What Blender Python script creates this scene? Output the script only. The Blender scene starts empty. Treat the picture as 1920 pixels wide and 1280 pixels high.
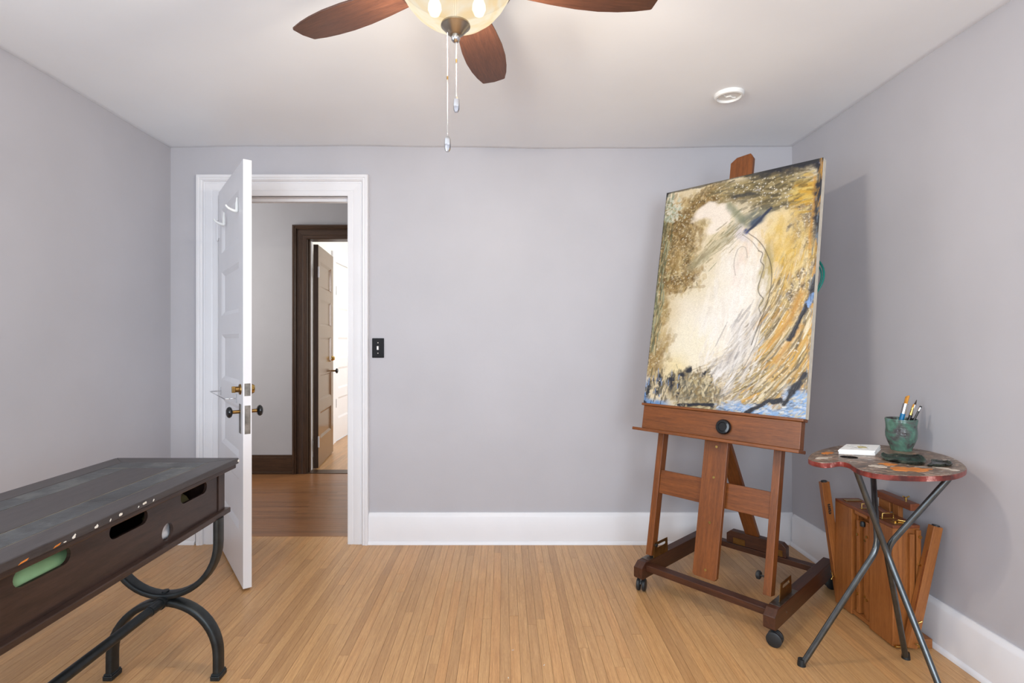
import bpy, bmesh, math, random
import numpy as np
from mathutils import Vector, Matrix, Quaternion

rng = random.Random(7)
SC = bpy.context.scene
COL = SC.collection

# ------------------------------------------------------------------ camera, world, light, exposure
cam_d = bpy.data.cameras.new('camera')
cam = bpy.data.objects.new('camera', cam_d)
COL.objects.link(cam)
cam.location = (0, 0, 1.181)
cam.rotation_euler = (math.radians(90), 0, 0)
cam_d.sensor_width = 36.0
cam_d.lens = 985 / 1920 * 36.0
cam_d.shift_x = 15 / 1920
cam_d.shift_y = -3 / 1920
cam_d.clip_start = 0.02
SC.camera = cam

SC.view_settings.view_transform = 'Standard'
SC.view_settings.look = 'None'
SC.view_settings.gamma = 1.0
SC.view_settings.use_curve_mapping = False
SC.view_settings.exposure = 0.02

world = bpy.data.worlds.new('sky')
SC.world = world
world.use_nodes = True
bg = world.node_tree.nodes['Background']
bg.inputs[0].default_value = (0.78, 0.89, 1.0, 1)
bg.inputs[1].default_value = 1.0

# room measures (metres): X right, Y away from the camera, Z up
XL, XR, YB, YR, ZC = -1.9375, 1.674, 3.0535, -1.35, 2.30
DX0, DX1, DZ = -1.652, -0.905, 2.012      # doorway in the back wall
HY = 4.65                                  # far wall of the hall


def area(name, loc, rot, sx, sy, power, col):
    d = bpy.data.lights.new(name, 'AREA')
    d.shape = 'RECTANGLE'
    d.size, d.size_y = sx, sy
    d.energy = power
    d.color = col
    o = bpy.data.objects.new(name, d)
    o.location = loc
    o.rotation_euler = rot
    COL.objects.link(o)
    return o


R90 = math.radians(90)
DAY = (0.80, 0.905, 1.0)
# daylight entering through the room's windows (behind and left of the camera) and the far room's
area('daylight_rear_window', (-0.75, YR + 0.03, 1.42), (R90, 0, 0), 1.05, 1.25, 44, DAY)
area('daylight_rear_window', (0.75, YR + 0.03, 1.42), (R90, 0, 0), 1.05, 1.25, 44, DAY)
area('daylight_side_window', (XL + 0.03, 0.35, 1.42), (0, -R90, 0), 1.25, 0.95, 18, DAY)
area('hall_fill_light', (-3.55, 3.95, 1.55), (0, -R90, 0), 1.2, 0.8, 34, (1.0, 0.97, 0.93))  # added lamp brightening the hall; its end wall has no window
area('daylight_far_room', (0.55, 6.1, 1.5), (0, R90, 0), 1.3, 1.3, 50, (1.0, 0.99, 0.97))

# ------------------------------------------------------------------ materials


def lin(c):
    out = []
    for v in c:
        v /= 255.0
        out.append(v / 12.92 if v <= 0.04045 else ((v + 0.055) / 1.055) ** 2.4)
    return (*out, 1.0)


class NT:
    def __init__(self, name):
        self.m = bpy.data.materials.new(name)
        self.m.use_nodes = True
        self.t = self.m.node_tree
        self.b = self.t.nodes['Principled BSDF']

    def n(self, kind, **kw):
        nd = self.t.nodes.new(kind)
        for k, v in kw.items():
            setattr(nd, k, v)
        return nd

    def l(self, a, b):
        self.t.links.new(a, b)

    def ramp(self, fac, stops):
        r = self.n('ShaderNodeValToRGB')
        while len(r.color_ramp.elements) < len(stops):
            r.color_ramp.elements.new(0.5)
        for e, (p, c) in zip(r.color_ramp.elements, stops):
            e.position = p
            e.color = c
        self.l(fac, r.inputs[0])
        return r.outputs[0]

    def mix(self, fac, a, b, mode='MIX'):
        x = self.n('ShaderNodeMix', data_type='RGBA', blend_type=mode)
        for s, v in ((x.inputs[0], fac), (x.inputs[6], a), (x.inputs[7], b)):
            if hasattr(v, 'is_linked') or hasattr(v, 'links'):
                self.l(v, s)
            else:
                s.default_value = v
        return x.outputs[2]

    def coords(self, scale=(1, 1, 1), world=False, rand=0.0, rot=(0, 0, 0)):
        if world:
            src = self.n('ShaderNodeNewGeometry').outputs['Position']
        else:
            src = self.n('ShaderNodeTexCoord').outputs['Object']
        if rand:
            oi = self.n('ShaderNodeObjectInfo')
            mu = self.n('ShaderNodeMath', operation='MULTIPLY')
            mu.inputs[1].default_value = rand
            self.l(oi.outputs['Random'], mu.inputs[0])
            ad = self.n('ShaderNodeVectorMath', operation='ADD')
            self.l(src, ad.inputs[0])
            self.l(mu.outputs[0], ad.inputs[1])
            src = ad.outputs[0]
        mp = self.n('ShaderNodeMapping')
        mp.inputs['Scale'].default_value = scale
        mp.inputs['Rotation'].default_value = rot
        self.l(src, mp.inputs[0])
        return mp.outputs[0]

    def noise(self, vec, scale, detail=3, rough=0.55, dist=0.0):
        x = self.n('ShaderNodeTexNoise')
        self.l(vec, x.inputs['Vector'])
        x.inputs['Scale'].default_value = scale
        x.inputs['Detail'].default_value = detail
        x.inputs['Roughness'].default_value = rough
        x.inputs['Distortion'].default_value = dist
        return x.outputs['Fac']

    def bump(self, h, strength, dist=0.002):
        x = self.n('ShaderNodeBump')
        x.inputs['Strength'].default_value = strength
        x.inputs['Distance'].default_value = dist
        self.l(h, x.inputs['Height'])
        self.l(x.outputs[0], self.b.inputs['Normal'])

    def set(self, **kw):
        for k, v in kw.items():
            self.b.inputs[k.replace('_', ' ')].default_value = v
        return self


def paint(name, col, rough=0.5, var=0.05, bump=0.05, scale=6.0, world=True, spec=0.4):
    t = NT(name)
    v = t.coords(world=world)
    nz = t.noise(v, scale, 4)
    dark = tuple(c * (1 - var) for c in col[:3]) + (1,)
    lite = tuple(min(1, c * (1 + var)) for c in col[:3]) + (1,)
    t.l(t.ramp(nz, [(0.3, dark), (0.7, lite)]), t.b.inputs['Base Color'])
    t.bump(t.noise(v, 55, 3), bump, 0.003)
    t.set(Roughness=rough)
    t.b.inputs['Specular IOR Level'].default_value = spec
    return t.m


def wood(name, dark, light, grain=(1, 1, 1), scale=1.0, rough=0.4, world=False, rand=0.0, tone=0.0, bump=0.12, coat=0.0):
    """grain: stretch vector, small along the fibre"""
    t = NT(name)
    v = t.coords(scale=grain, world=world, rand=rand)
    a = t.noise(v, 5.5 * scale, 5, 0.6, 0.6)
    b = t.noise(v, 40 * scale, 3, 0.6, 0.2)
    mx = t.n('ShaderNodeMath', operation='MULTIPLY_ADD')
    t.l(b, mx.inputs[0])
    mx.inputs[1].default_value = 0.45
    sc = t.n('ShaderNodeMath', operation='MULTIPLY')
    t.l(a, sc.inputs[0])
    sc.inputs[1].default_value = 0.55
    t.l(sc.outputs[0], mx.inputs[2])
    c = t.ramp(mx.outputs[0], [(0.32, dark), (0.66, light)])
    if tone:
        oi = t.n('ShaderNodeObjectInfo')
        lo = (1 - tone, 1 - tone * 1.15, 1 - tone * 1.3, 1)
        hi = (1.0, 1.0, 0.98, 1)
        tr = t.ramp(oi.outputs['Random'], [(0.0, lo), (0.25, (1 - tone * .45,) * 3 + (1,)), (0.6, hi), (1.0, (1.0, 0.94, 0.88, 1))])
        c = t.mix(1.0, c, tr, 'MULTIPLY')
    t.l(c, t.b.inputs['Base Color'])
    t.bump(b, bump, 0.001)
    t.set(Roughness=rough)
    if coat:
        t.b.inputs['Coat Weight'].default_value = coat
        t.b.inputs['Coat Roughness'].default_value = 0.25
    return t.m


def metal(name, col, rough=0.3, var=0.25, metallic=1.0):
    t = NT(name)
    v = t.coords()
    nz = t.noise(v, 30, 4)
    dark = tuple(c * (1 - var) for c in col[:3]) + (1,)
    t.l(t.ramp(nz, [(0.3, dark), (0.65, col)]), t.b.inputs['Base Color'])
    t.bump(nz, 0.08, 0.001)
    t.set(Roughness=rough, Metallic=metallic)
    return t.m


M = {}
M['wall'] = paint('wall_paint', lin((186, 184, 189)), 0.5, 0.03, 0.10, 2.5)
M['ceiling'] = paint('ceiling_paint', lin((244, 247, 251)), 0.7, 0.02, 0.08, 1.8)
M['white'] = paint('white_trim_paint', lin((232, 231, 234)), 0.33, 0.02, 0.05, 4)
M['cream'] = paint('cream_wall_paint', lin((236, 234, 226)), 0.55, 0.02, 0.05, 3)
M['hallwall'] = paint('hall_wall_paint', lin((182, 181, 184)), 0.55, 0.03, 0.08, 3)
M['sub'] = paint('subfloor_gap', lin((70, 45, 25)), 0.8, 0.2, 0.0, 8)
M['board'] = wood('oak_floor', lin((172, 126, 80)), lin((216, 170, 118)), (26, 1.0, 6), 1.0, 0.30, True, 37.0, 0.19, 0.05)
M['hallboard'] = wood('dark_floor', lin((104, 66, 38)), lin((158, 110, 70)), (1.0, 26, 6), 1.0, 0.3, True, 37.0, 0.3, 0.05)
M['stain'] = wood('dark_stained_oak', lin((38, 24, 15)), lin((84, 58, 38)), (22, 22, 1.2), 1.0, 0.4)
M['stainX'] = wood('dark_stained_oak_level', lin((38, 24, 15)), lin((84, 58, 38)), (1.2, 22, 22), 1.0, 0.4)
M['door2'] = wood('varnished_door', lin((84, 60, 42)), lin((118, 88, 62)), (20, 20, 1.0), 1.0, 0.16)
ez_d, ez_l = lin((86, 45, 18)), lin((138, 79, 35))
M['easelZ'] = wood('easel_wood_upright', ez_d, ez_l, (16, 16, 1.0), 1.0, 0.38)
M['easelX'] = wood('easel_wood_level', ez_d, ez_l, (1.0, 16, 16), 1.0, 0.38)
bm_d, bm_l = lin((44, 23, 15)), lin((84, 48, 31))
M['beamY'] = wood('easel_beam_deep', bm_d, bm_l, (16, 1.0, 16), 1.0, 0.36)
M['beamX'] = wood('easel_beam_level', bm_d, bm_l, (1.0, 16, 16), 1.0, 0.36)
fe_d, fe_l = lin((124, 70, 30)), lin((168, 106, 54))
M['boxZ'] = wood('beech_upright', fe_d, fe_l, (18, 18, 1.0), 1.0, 0.4)
M['boxY'] = wood('beech_level', fe_d, fe_l, (18, 1.0, 18), 1.0, 0.4)
M['boxTop'] = wood('beech_top', lin((96, 48, 26)), lin((140, 78, 46)), (18, 1.0, 18), 1.0, 0.35)
M['espresso'] = wood('espresso_wood', lin((36, 25, 21)), lin((64, 46, 39)), (12, 1.0, 12), 1.0, 0.38, bump=0.06)
M['espressoZ'] = wood('espresso_wood_post', lin((36, 25, 21)), lin((64, 46, 39)), (12, 12, 1), 1.0, 0.38, bump=0.06)
M['tabletop'] = wood('table_top_wood', lin((46, 42, 43)), lin((70, 65, 65)), (10, 1.0, 10), 1.0, 0.42, bump=0.05)
M['tabletopX'] = wood('table_top_wood_end', lin((46, 42, 43)), lin((70, 65, 65)), (1, 10, 10), 1.0, 0.42, bump=0.05)
M['blade'] = wood('fan_blade_walnut', lin((58, 33, 23)), lin((96, 60, 43)), (1.0, 12, 12), 1.0, 0.4)
M['iron'] = metal('dark_iron', lin((62, 66, 68)), 0.42, 0.3, 0.75)
M['steel'] = metal('gun_steel', lin((98, 102, 104)), 0.3, 0.25, 0.9)
M['nickel'] = metal('brushed_nickel', lin((176, 166, 152)), 0.32, 0.12)
M['chrome'] = metal('chrome', lin((210, 210, 212)), 0.12, 0.1)
M['brass'] = metal('brass', lin((214, 178, 104)), 0.22, 0.2)
M['oldbrass'] = metal('old_brass', lin((150, 118, 70)), 0.38, 0.45)
M['pewter'] = metal('worn_plate', lin((150, 145, 138)), 0.4, 0.5)
M['rubber'] = paint('black_plastic', lin((36, 38, 40)), 0.45, 0.1, 0.03, 20, False)
M['gloss_black'] = paint('glossy_black', lin((20, 23, 26)), 0.12, 0.1, 0.0, 20, False, 0.6)
M['plastic'] = paint('white_plastic', lin((236, 236, 234)), 0.35, 0.01, 0.0, 10, False)
M['teal'] = paint('teal_rubber', lin((10, 104, 96)), 0.3, 0.15, 0.0, 20, False)
M['paper'] = paint('white_paper', lin((246, 245, 242)), 0.6, 0.01, 0.0, 10, False)
M['ink'] = paint('grey_ink', lin((150, 150, 146)), 0.7, 0.2, 0.0, 60, False)
M['yellowink'] = paint('yellow_wash', lin((206, 190, 120)), 0.7, 0.3, 0.0, 60, False)
M['edge'] = paint('raw_canvas', lin((214, 204, 186)), 0.8, 0.12, 0.2, 25, False)
M['blue'] = paint('blue_lacquer', lin((16, 110, 160)), 0.25, 0.08, 0.0, 20, False)
M['bristle'] = paint('golden_bristle', lin((205, 140, 52)), 0.7, 0.25, 0.3, 90, False)
M['darkbristle'] = paint('dark_bristle', lin((70, 58, 52)), 0.7, 0.25, 0.3, 90, False)
M['blackwood'] = paint('black_lacquer', lin((30, 26, 26)), 0.25, 0.1, 0.0, 20, False)
M['green'] = paint('pale_green', lin((176, 216, 158)), 0.5, 0.2, 0.1, 8, False)
M['olive'] = paint('olive_cloth', lin((112, 104, 66)), 0.7, 0.2, 0.1, 8, False)
M['dark'] = paint('dark_interior', lin((30, 24, 22)), 0.8, 0.2, 0.0, 8, False)
M['bag'] = paint('white_plastic_sheet', lin((226, 228, 234)), 0.25, 0.06, 0.3, 14, False)
M['chip'] = paint('white_paint_spot', lin((226, 222, 214)), 0.6, 0.05, 0.0, 30, False)
M['orangechip'] = paint('orange_paint', lin((206, 124, 50)), 0.45, 0.25, 0.3, 30, False)
M['palewhite'] = paint('pale_paint', lin((206, 192, 176)), 0.45, 0.15, 0.3, 30, False)

# slate
t = NT('slate')
v = t.coords(world=True)
c = t.ramp(t.noise(v, 9, 6, 0.65, 0.8), [(0.3, lin((44, 44, 46))), (0.5, lin((64, 66, 68))), (0.62, lin((88, 89, 88))), (0.78, lin((84, 70, 58)))])
t.l(c, t.b.inputs['Base Color'])
t.bump(t.noise(v, 26, 6, 0.7), 0.5, 0.004)
t.set(Roughness=0.45)
M['slate'] = t.m
M['grout'] = paint('table_grout', lin((158, 148, 124)), 0.8, 0.3, 0.1, 30, False)

# palette paint
t = NT('palette_paint')
v = t.coords(scale=(1, 2.6, 1), rot=(0, 0, 0.5))
c = t.ramp(t.noise(v, 15, 6, 0.66, 2.2), [(0.36, lin((52, 48, 42))), (0.42, lin((96, 74, 62))), (0.48, lin((132, 100, 82))), (0.52, lin((84, 84, 70))), (0.57, lin((150, 122, 102))), (0.61, lin((186, 166, 144))), (0.66, lin((168, 92, 52)))])
c2 = t.ramp(t.noise(v, 22, 4, 0.6, 1.0), [(0.60, (0, 0, 0, 1)), (0.66, (1, 1, 1, 1))])
c = t.mix(c2, c, lin((200, 190, 178)))
t.l(c, t.b.inputs['Base Color'])
t.bump(t.noise(v, 30, 5, 0.65), 0.5, 0.004)
t.set(Roughness=0.34)
M['palette'] = t.m
t = NT('palette_rim')
v = t.coords()
c = t.ramp(t.noise(v, 14, 5, 0.6), [(0.36, lin((72, 28, 24))), (0.48, lin((118, 44, 34))), (0.56, lin((136, 62, 56))), (0.62, lin((196, 140, 130))), (0.70, lin((220, 200, 190)))])
t.l(c, t.b.inputs['Base Color'])
t.set(Roughness=0.35)
M['palette_rim'] = t.m

# glazed stoneware
t = NT('green_glaze')
v = t.coords()
c = t.ramp(t.noise(v, 14, 5, 0.6, 0.7), [(0.34, lin((58, 46, 48))), (0.42, lin((84, 88, 84))), (0.50, lin((80, 112, 98))), (0.60, lin((98, 132, 114))), (0.70, lin((112, 138, 150)))])
t.l(c, t.b.inputs['Base Color'])
t.bump(t.noise(t.coords(scale=(1, 1, 9)), 16, 3), 0.35, 0.004)
t.set(Roughness=0.18)
M['glaze'] = t.m

t = NT('dark_green_glass')
v = t.coords()
c = t.ramp(t.noise(v, 16, 4, 0.6, 1.0), [(0.38, lin((18, 21, 20))), (0.52, lin((44, 50, 42))), (0.62, lin((84, 88, 76))), (0.7, lin((40, 44, 38)))])
t.l(c, t.b.inputs['Base Color'])
t.bump(t.noise(v, 22, 4), 0.6, 0.006)
t.set(Roughness=0.08)
M['glass'] = t.m

# lit alabaster bowl
t = NT('alabaster_glass')
v = t.coords(scale=(1, 1, 1.6))
c = t.ramp(t.noise(v, 7, 4, 0.5, 2.2), [(0.35, lin((255, 228, 180))), (0.55, lin((255, 244, 220))), (0.7, lin((252, 234, 198)))])
tl = t.n('ShaderNodeBsdfTranslucent')
cd = t.mix(1.0, c, (0.03, 0.028, 0.024, 1), 'MULTIPLY')
t.l(cd, tl.inputs[0])
tp = t.n('ShaderNodeBsdfTransparent')
tp.inputs[0].default_value = (1.0, 0.93, 0.82, 1)
gl = t.n('ShaderNodeBsdfGlossy')
gl.inputs['Roughness'].default_value = 0.15
em = t.n('ShaderNodeEmission')
t.l(c, em.inputs[0])
em.inputs[1].default_value = 0.80
m1 = t.n('ShaderNodeMixShader')
m1.inputs[0].default_value = 0.2
t.l(tl.outputs[0], m1.inputs[1])
t.l(tp.outputs[0], m1.inputs[2])
m2 = t.n('ShaderNodeMixShader')
m2.inputs[0].default_value = 0.05
t.l(m1.outputs[0], m2.inputs[1])
t.l(gl.outputs[0], m2.inputs[2])
ad = t.n('ShaderNodeAddShader')
t.l(m2.outputs[0], ad.inputs[0])
t.l(em.outputs[0], ad.inputs[1])
out = [n for n in t.t.nodes if n.type == 'OUTPUT_MATERIAL'][0]
t.l(ad.outputs[0], out.inputs[0])
M['bowl'] = t.m
t = NT('lit_bulb')
t.set(Emission_Color=(1, 0.86, 0.66, 1), Emission_Strength=5.0)
M['bulb'] = t.m
# window pane: thin clear glass
t = NT('window_glass')
tp = t.n('ShaderNodeBsdfTransparent')
gl = t.n('ShaderNodeBsdfGlossy')
gl.inputs['Roughness'].default_value = 0.02
m1 = t.n('ShaderNodeMixShader')
m1.inputs[0].default_value = 0.06
t.l(tp.outputs[0], m1.inputs[1])
t.l(gl.outputs[0], m1.inputs[2])
out = [n for n in t.t.nodes if n.type == 'OUTPUT_MATERIAL'][0]
t.l(m1.outputs[0], out.inputs[0])
M['pane'] = t.m

# ------------------------------------------------------------------ mesh helpers


class MB:
    def __init__(self):
        self.v, self.f = [], []

    def add(self, vs, fs):
        k = len(self.v)
        self.v += [tuple(p) for p in vs]
        self.f += [tuple(i + k for i in f) for f in fs]
        return self

    def box(self, x0, x1, y0, y1, z0, z1):
        return self.add([(x0, y0, z0), (x1, y0, z0), (x1, y1, z0), (x0, y1, z0), (x0, y0, z1), (x1, y0, z1), (x1, y1, z1), (x0, y1, z1)],
                        [(0, 3, 2, 1), (4, 5, 6, 7), (0, 1, 5, 4), (1, 2, 6, 5), (2, 3, 7, 6), (3, 0, 4, 7)])

    def cyl(self, p0, p1, r0, r1=None, n=16):
        r1 = r0 if r1 is None else r1
        return self.tube([p0, p1], [r0, r1], n)

    def tube(self, pts, r, n=10, closed=False, squash=None, up=None):
        """sweep a round (or rectangular via squash) section along pts"""
        pts = [Vector(p) for p in pts]
        N = len(pts)
        rs = r if isinstance(r, (list, tuple)) else [r] * N
        vs, fs = [], []
        ref = None
        for i, p in enumerate(pts):
            a = pts[(i - 1) % N] if (closed or i > 0) else p
            b = pts[(i + 1) % N] if (closed or i < N - 1) else p
            d = (b - a).normalized()
            if up is not None:
                e1 = Vector(up).normalized()
            else:
                if ref is None:
                    ref = Vector((0, 0, 1)) if abs(d.z) < 0.9 else Vector((1, 0, 0))
                e1 = (ref - d * ref.dot(d)).normalized()
                ref = e1
            e2 = d.cross(e1).normalized()
            for k in range(n):
                an = 2 * math.pi * k / n
                if squash:
                    w, h, q = squash   # half width along e1, half height along e2, corner exponent
                    ca, sa = math.cos(an), math.sin(an)
                    x = w * math.copysign(abs(ca) ** q, ca)
                    y = h * math.copysign(abs(sa) ** q, sa)
                    vs.append(p + e1 * x + e2 * y)
                else:
                    vs.append(p + (e1 * math.cos(an) + e2 * math.sin(an)) * rs[i])
        M_ = N if closed else N - 1
        for i in range(M_):
            j = (i + 1) % N
            for k in range(n):
                k2 = (k + 1) % n
                fs.append((i * n + k, i * n + k2, j * n + k2, j * n + k))
        if not closed:
            fs.append(tuple(range(n - 1, -1, -1)))
            fs.append(tuple((N - 1) * n + k for k in range(n)))
        return self.add(vs, fs)

    def lathe(self, prof, n=32, c=(0, 0, 0)):
        vs, fs = [], []
        for r, z in prof:
            for k in range(n):
                a = 2 * math.pi * k / n
                vs.append((c[0] + r * math.cos(a), c[1] + r * math.sin(a), c[2] + z))
        for i in range(len(prof) - 1):
            for k in range(n):
                k2 = (k + 1) % n
                fs.append((i * n + k, i * n + k2, (i + 1) * n + k2, (i + 1) * n + k))
        return self.add(vs, fs)

    def ball(self, c, r, n=8, m=5):
        prof = [(max(r * math.sin(math.pi * i / m), 1e-5), -r * math.cos(math.pi * i / m)) for i in range(m + 1)]
        return self.lathe(prof, n, c)

    def prism(self, outline, z0, z1, holes=(), axis='z'):
        """extrude a 2-D outline (with holes); axis = extrusion axis"""
        bm = bmesh.new()
        loops = []
        for ring in [outline, *holes]:
            vs = [bm.verts.new((p[0], p[1], 0)) for p in ring]
            es = [bm.edges.new((vs[i], vs[(i + 1) % len(vs)])) for i in range(len(vs))]
            loops.append(es)
        bmesh.ops.triangle_fill(bm, use_beauty=True, edges=[e for l in loops for e in l])
        bm.verts.index_update()
        V = [v.co.copy() for v in bm.verts]
        F = []
        for f in bm.faces:
            ids = [v.index for v in f.verts]
            if f.normal.z < 0 or (f.normal.z == 0 and f.calc_area() > 0):
                f.normal_update()
            if f.normal.z < 0:
                ids.reverse()
            F.append(ids)
        bm.free()
        k = len(V)

        def put(p, z):
            if axis == 'z':
                return (p[0], p[1], z)
            if axis == 'x':
                return (z, p[0], p[1])
            return (p[0], z, p[1])
        vs = [put(p, z1) for p in V] + [put(p, z0) for p in V]
        fs = [tuple(f) for f in F] + [tuple(i + k for i in reversed(f)) for f in F]
        o = 0
        for ring in [outline, *holes]:
            n = len(ring)
            for i in range(n):
                j = (i + 1) % n
                fs.append((o + i, o + j, o + j + k, o + i + k))
            o += n
        return self.add(vs, fs)

    def build(self, name, mat, parent=None, smooth=None, bevel=0.0, loc=None, rot=None, seg=2):
        me = bpy.data.meshes.new(name)
        me.from_pydata(self.v, [], self.f)
        bm = bmesh.new()
        bm.from_mesh(me)
        bmesh.ops.recalc_face_normals(bm, faces=bm.faces[:])
        bm.to_mesh(me)
        bm.free()
        mats = mat if isinstance(mat, (list, tuple)) else [mat]
        for m in mats:
            me.materials.append(M[m])
        if smooth is not None:
            for p in me.polygons:
                p.use_smooth = True
            me.set_sharp_from_angle(angle=math.radians(smooth))
        o = bpy.data.objects.new(name, me)
        COL.objects.link(o)
        o.parent = parent
        if loc:
            o.location = loc
        if rot:
            o.rotation_euler = rot
        if bevel:
            b = o.modifiers.new('bevel', 'BEVEL')
            b.width = bevel
            b.segments = seg
            b.limit_method = 'ANGLE'
            b.angle_limit = math.radians(40)
        return o


def box(name, mat, parent, dims, bevel=0.0, loc=None, rot=None):
    return MB().box(*dims).build(name, mat, parent, None, bevel, loc, rot)


def empty(name, loc=(0, 0, 0), rz=0.0):
    o = bpy.data.objects.new(name, None)
    o.empty_display_size = 0.05
    COL.objects.link(o)
    o.location = loc
    o.rotation_euler = (0, 0, rz)
    return o


def tag(o, label, cat, group=None):
    o['label'] = label
    o['category'] = cat
    if group:
        o['group'] = group
    return o


def struct(o, label=None):
    o['kind'] = 'structure'
    if label:
        o['label'] = label
    return o


def lab(o, text):
    o['label'] = text
    return o


def slot2d(cx, cy, L, h, n=8):
    """stadium outline, long axis = first coordinate"""
    r = h / 2
    pts = []
    for k in range(n + 1):
        a = -math.pi / 2 + math.pi * k / n
        pts.append((cx + L / 2 - r + r * math.cos(a), cy + r * math.sin(a)))
    for k in range(n + 1):
        a = math.pi / 2 + math.pi * k / n
        pts.append((cx - L / 2 + r + r * math.cos(a), cy + r * math.sin(a)))
    return pts


def circ2d(cx, cy, r, n=24):
    return [(cx + r * math.cos(2 * math.pi * k / n), cy + r * math.sin(2 * math.pi * k / n)) for k in range(n)]


# ------------------------------------------------------------------ the room shell
WT = 0.13
floor = struct(box('floor', 'sub', None, (XL - .02, XR + .02, YR, YB + WT, -0.06, -0.0135)), 'light oak strip floor of the grey room')
unit = bpy.data.meshes.new('floorboard')
bmu = bmesh.new()
bmesh.ops.create_cube(bmu, size=1.0)
bmu.to_mesh(unit)
bmu.free()
unit.materials.append(M['board'])
unit_hall = unit.copy()
unit_hall.materials.clear()
unit_hall.materials.append(M['hallboard'])


def board(mesh, parent, x0, x1, y0, y1, top=0.0, g=0.0008):
    o = bpy.data.objects.new('floorboard', mesh)
    COL.objects.link(o)
    o.parent = parent
    o.location = ((x0 + x1) / 2, (y0 + y1) / 2, top - 0.0065)
    o.scale = (x1 - x0 - g, y1 - y0 - g, 0.013)
    return o


BW = 0.0377
FLECKS = []
rest = MB()
x = XL
while x < XR - 0.001:
    x1 = min(x + BW, XR)
    inside = x > DX0 - 0.03 and x1 < DX1 + 0.03
    y = YB + (WT - 0.025 if inside else 0.0)
    first = True
    while y > YR:
        L = rng.uniform(0.45, 1.9) * (rng.uniform(0.15, 1) if first else 1)
        first = False
        y0 = max(y - L, YR)
        if y0 - YR < 0.2:
            y0 = YR
        if y > 1.62:
            board(unit, floor, x, x1, y0, y, rng.uniform(-0.0004, 0.0002))
        else:
            rest.box(x + .0003, x1 - .0003, y0 + .0003, y - .0003, -0.013, 0.0)
        y = y0
    x = x1
ro = rest.build('floorboard_remainder', 'board', floor)
ro['kind'] = 'stuff'
for fx, fy, fr in ((0.0325, 2.0, 0.2), (0.145, 1.907, 0.9), (0.015, 1.835, 1.5)):
    FLECKS.append((fx, fy, fr))

for fx, fy, fr in FLECKS:
    MB().prism([(-.004, -.001), (.002, -.0016), (.006, .0), (.003, .0016), (-.002, .001)], 0.0, 0.0006).build('paint_fleck', 'chip', floor, None, 0, (fx, fy, 0.0003), (0, 0, fr))

# back wall with the doorway
wb = MB()
wb.box(XL - WT, DX0 - 0.02, YB, YB + WT, 0, ZC + .06).box(DX1 + 0.02, XR + WT, YB, YB + WT, 0, ZC + .06).box(DX0 - 0.02, DX1 + 0.02, YB, YB + WT, DZ + 0.02, ZC + .06)
struct(wb.build('wall_back', 'wall'), 'lavender grey back wall with the doorway')
# left wall with a window out of view
LW = (-0.13, 0.83, 0.78, 2.06)
wl = MB()
wl.box(XL - WT, XL, YR, LW[0], 0, ZC + .06).box(XL - WT, XL, LW[1], YB, 0, ZC + .06).box(XL - WT, XL, LW[0], LW[1], 0, LW[2]).box(XL - WT, XL, LW[0], LW[1], LW[3], ZC + .06)
struct(wl.build('wall_left', 'wall'), 'lavender grey left wall')
struct(box('wall_right', 'wall', None, (XR, XR + WT, YR, YB, 0, ZC + .06)), 'lavender grey right wall')
wr = MB()
RW = [(-1.3, -0.2), (0.2, 1.3)]
zs0, zs1 = 0.76, 2.08
wr.box(XL - WT, XR + WT, YR - WT, YR, 0, zs0).box(XL - WT, XR + WT, YR - WT, YR, zs1, ZC + .06)
for a, b in ((XL - WT, RW[0][0]), (RW[0][1], RW[1][0]), (RW[1][1], XR + WT)):
    wr.box(a, b, YR - WT, YR, zs0, zs1)
struct(wr.build('wall_rear', 'wall'), 'grey wall behind the viewer with two windows')

# ceiling, very slightly wavy plaster
NX, NY = 46, 56
ce = MB()
vs, fs = [], []
for j in range(NY + 1):
    for i in range(NX + 1):
        X = XL - .05 + (XR - XL + .1) * i / NX
        Y = YR - .05 + (YB - YR + .1) * j / NY
        Z = ZC + 0.004 * math.sin(X * 2.3 + 0.6) * math.sin(Y * 1.7) - 0.003 * math.sin(X * 1.5 + 1.2) + 0.0022 * math.sin(Y * 5.1 + X * 2.0) + 0.0016 * math.sin(X * 9 + Y * 3)
        vs.append((X, Y, Z))
for j in range(NY):
    for i in range(NX):
        a = j * (NX + 1) + i
        fs.append((a, a + 1, a + NX + 2, a + NX + 1))
ce.add(vs, fs)
ceil_o = struct(ce.build('ceiling', 'ceiling', None, 60), 'white slightly wavy plaster ceiling')
sl = ceil_o.modifiers.new('thickness', 'SOLIDIFY')
sl.thickness = 0.05
sl.offset = 1.0 if ceil_o.data.polygons[0].normal.z > 0 else -1.0


# windows out of view
def window(name, axis, a0, a1, z0, z1, p, d):
    """frame in an opening; axis 'x': spans X at Y=p, depth direction d (outwards)"""
    w = struct(empty(name))
    fw = 0.05
    q0, q1 = sorted((p + d * 0.045, p + d * 0.09))

    def bx(nm, m, u0, u1, w0, w1, e=0.0, f=0.0):
        if axis == 'x':
            return box(nm, m, w, (u0, u1, q0 + e, q1 - f, w0, w1))
        return box(nm, m, w, (q0 + e, q1 - f, u0, u1, w0, w1))
    bx('stile', 'white', a0, a0 + fw, z0, z1)
    bx('stile', 'white', a1 - fw, a1, z0, z1)
    bx('rail', 'white', a0 + fw, a1 - fw, z0, z0 + fw)
    bx('rail', 'white', a0 + fw, a1 - fw, z1 - fw, z1)
    zm = (z0 + z1) / 2
    bx('meeting_rail', 'white', a0 + fw, a1 - fw, zm - .02, zm + .02)
    bx('pane', 'pane', a0 + fw, a1 - fw, z0 + fw, zm - .02, 0.02, 0.02)
    bx('pane', 'pane', a0 + fw, a1 - fw, zm + .02, z1 - fw, 0.02, 0.02)
    return w


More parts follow.
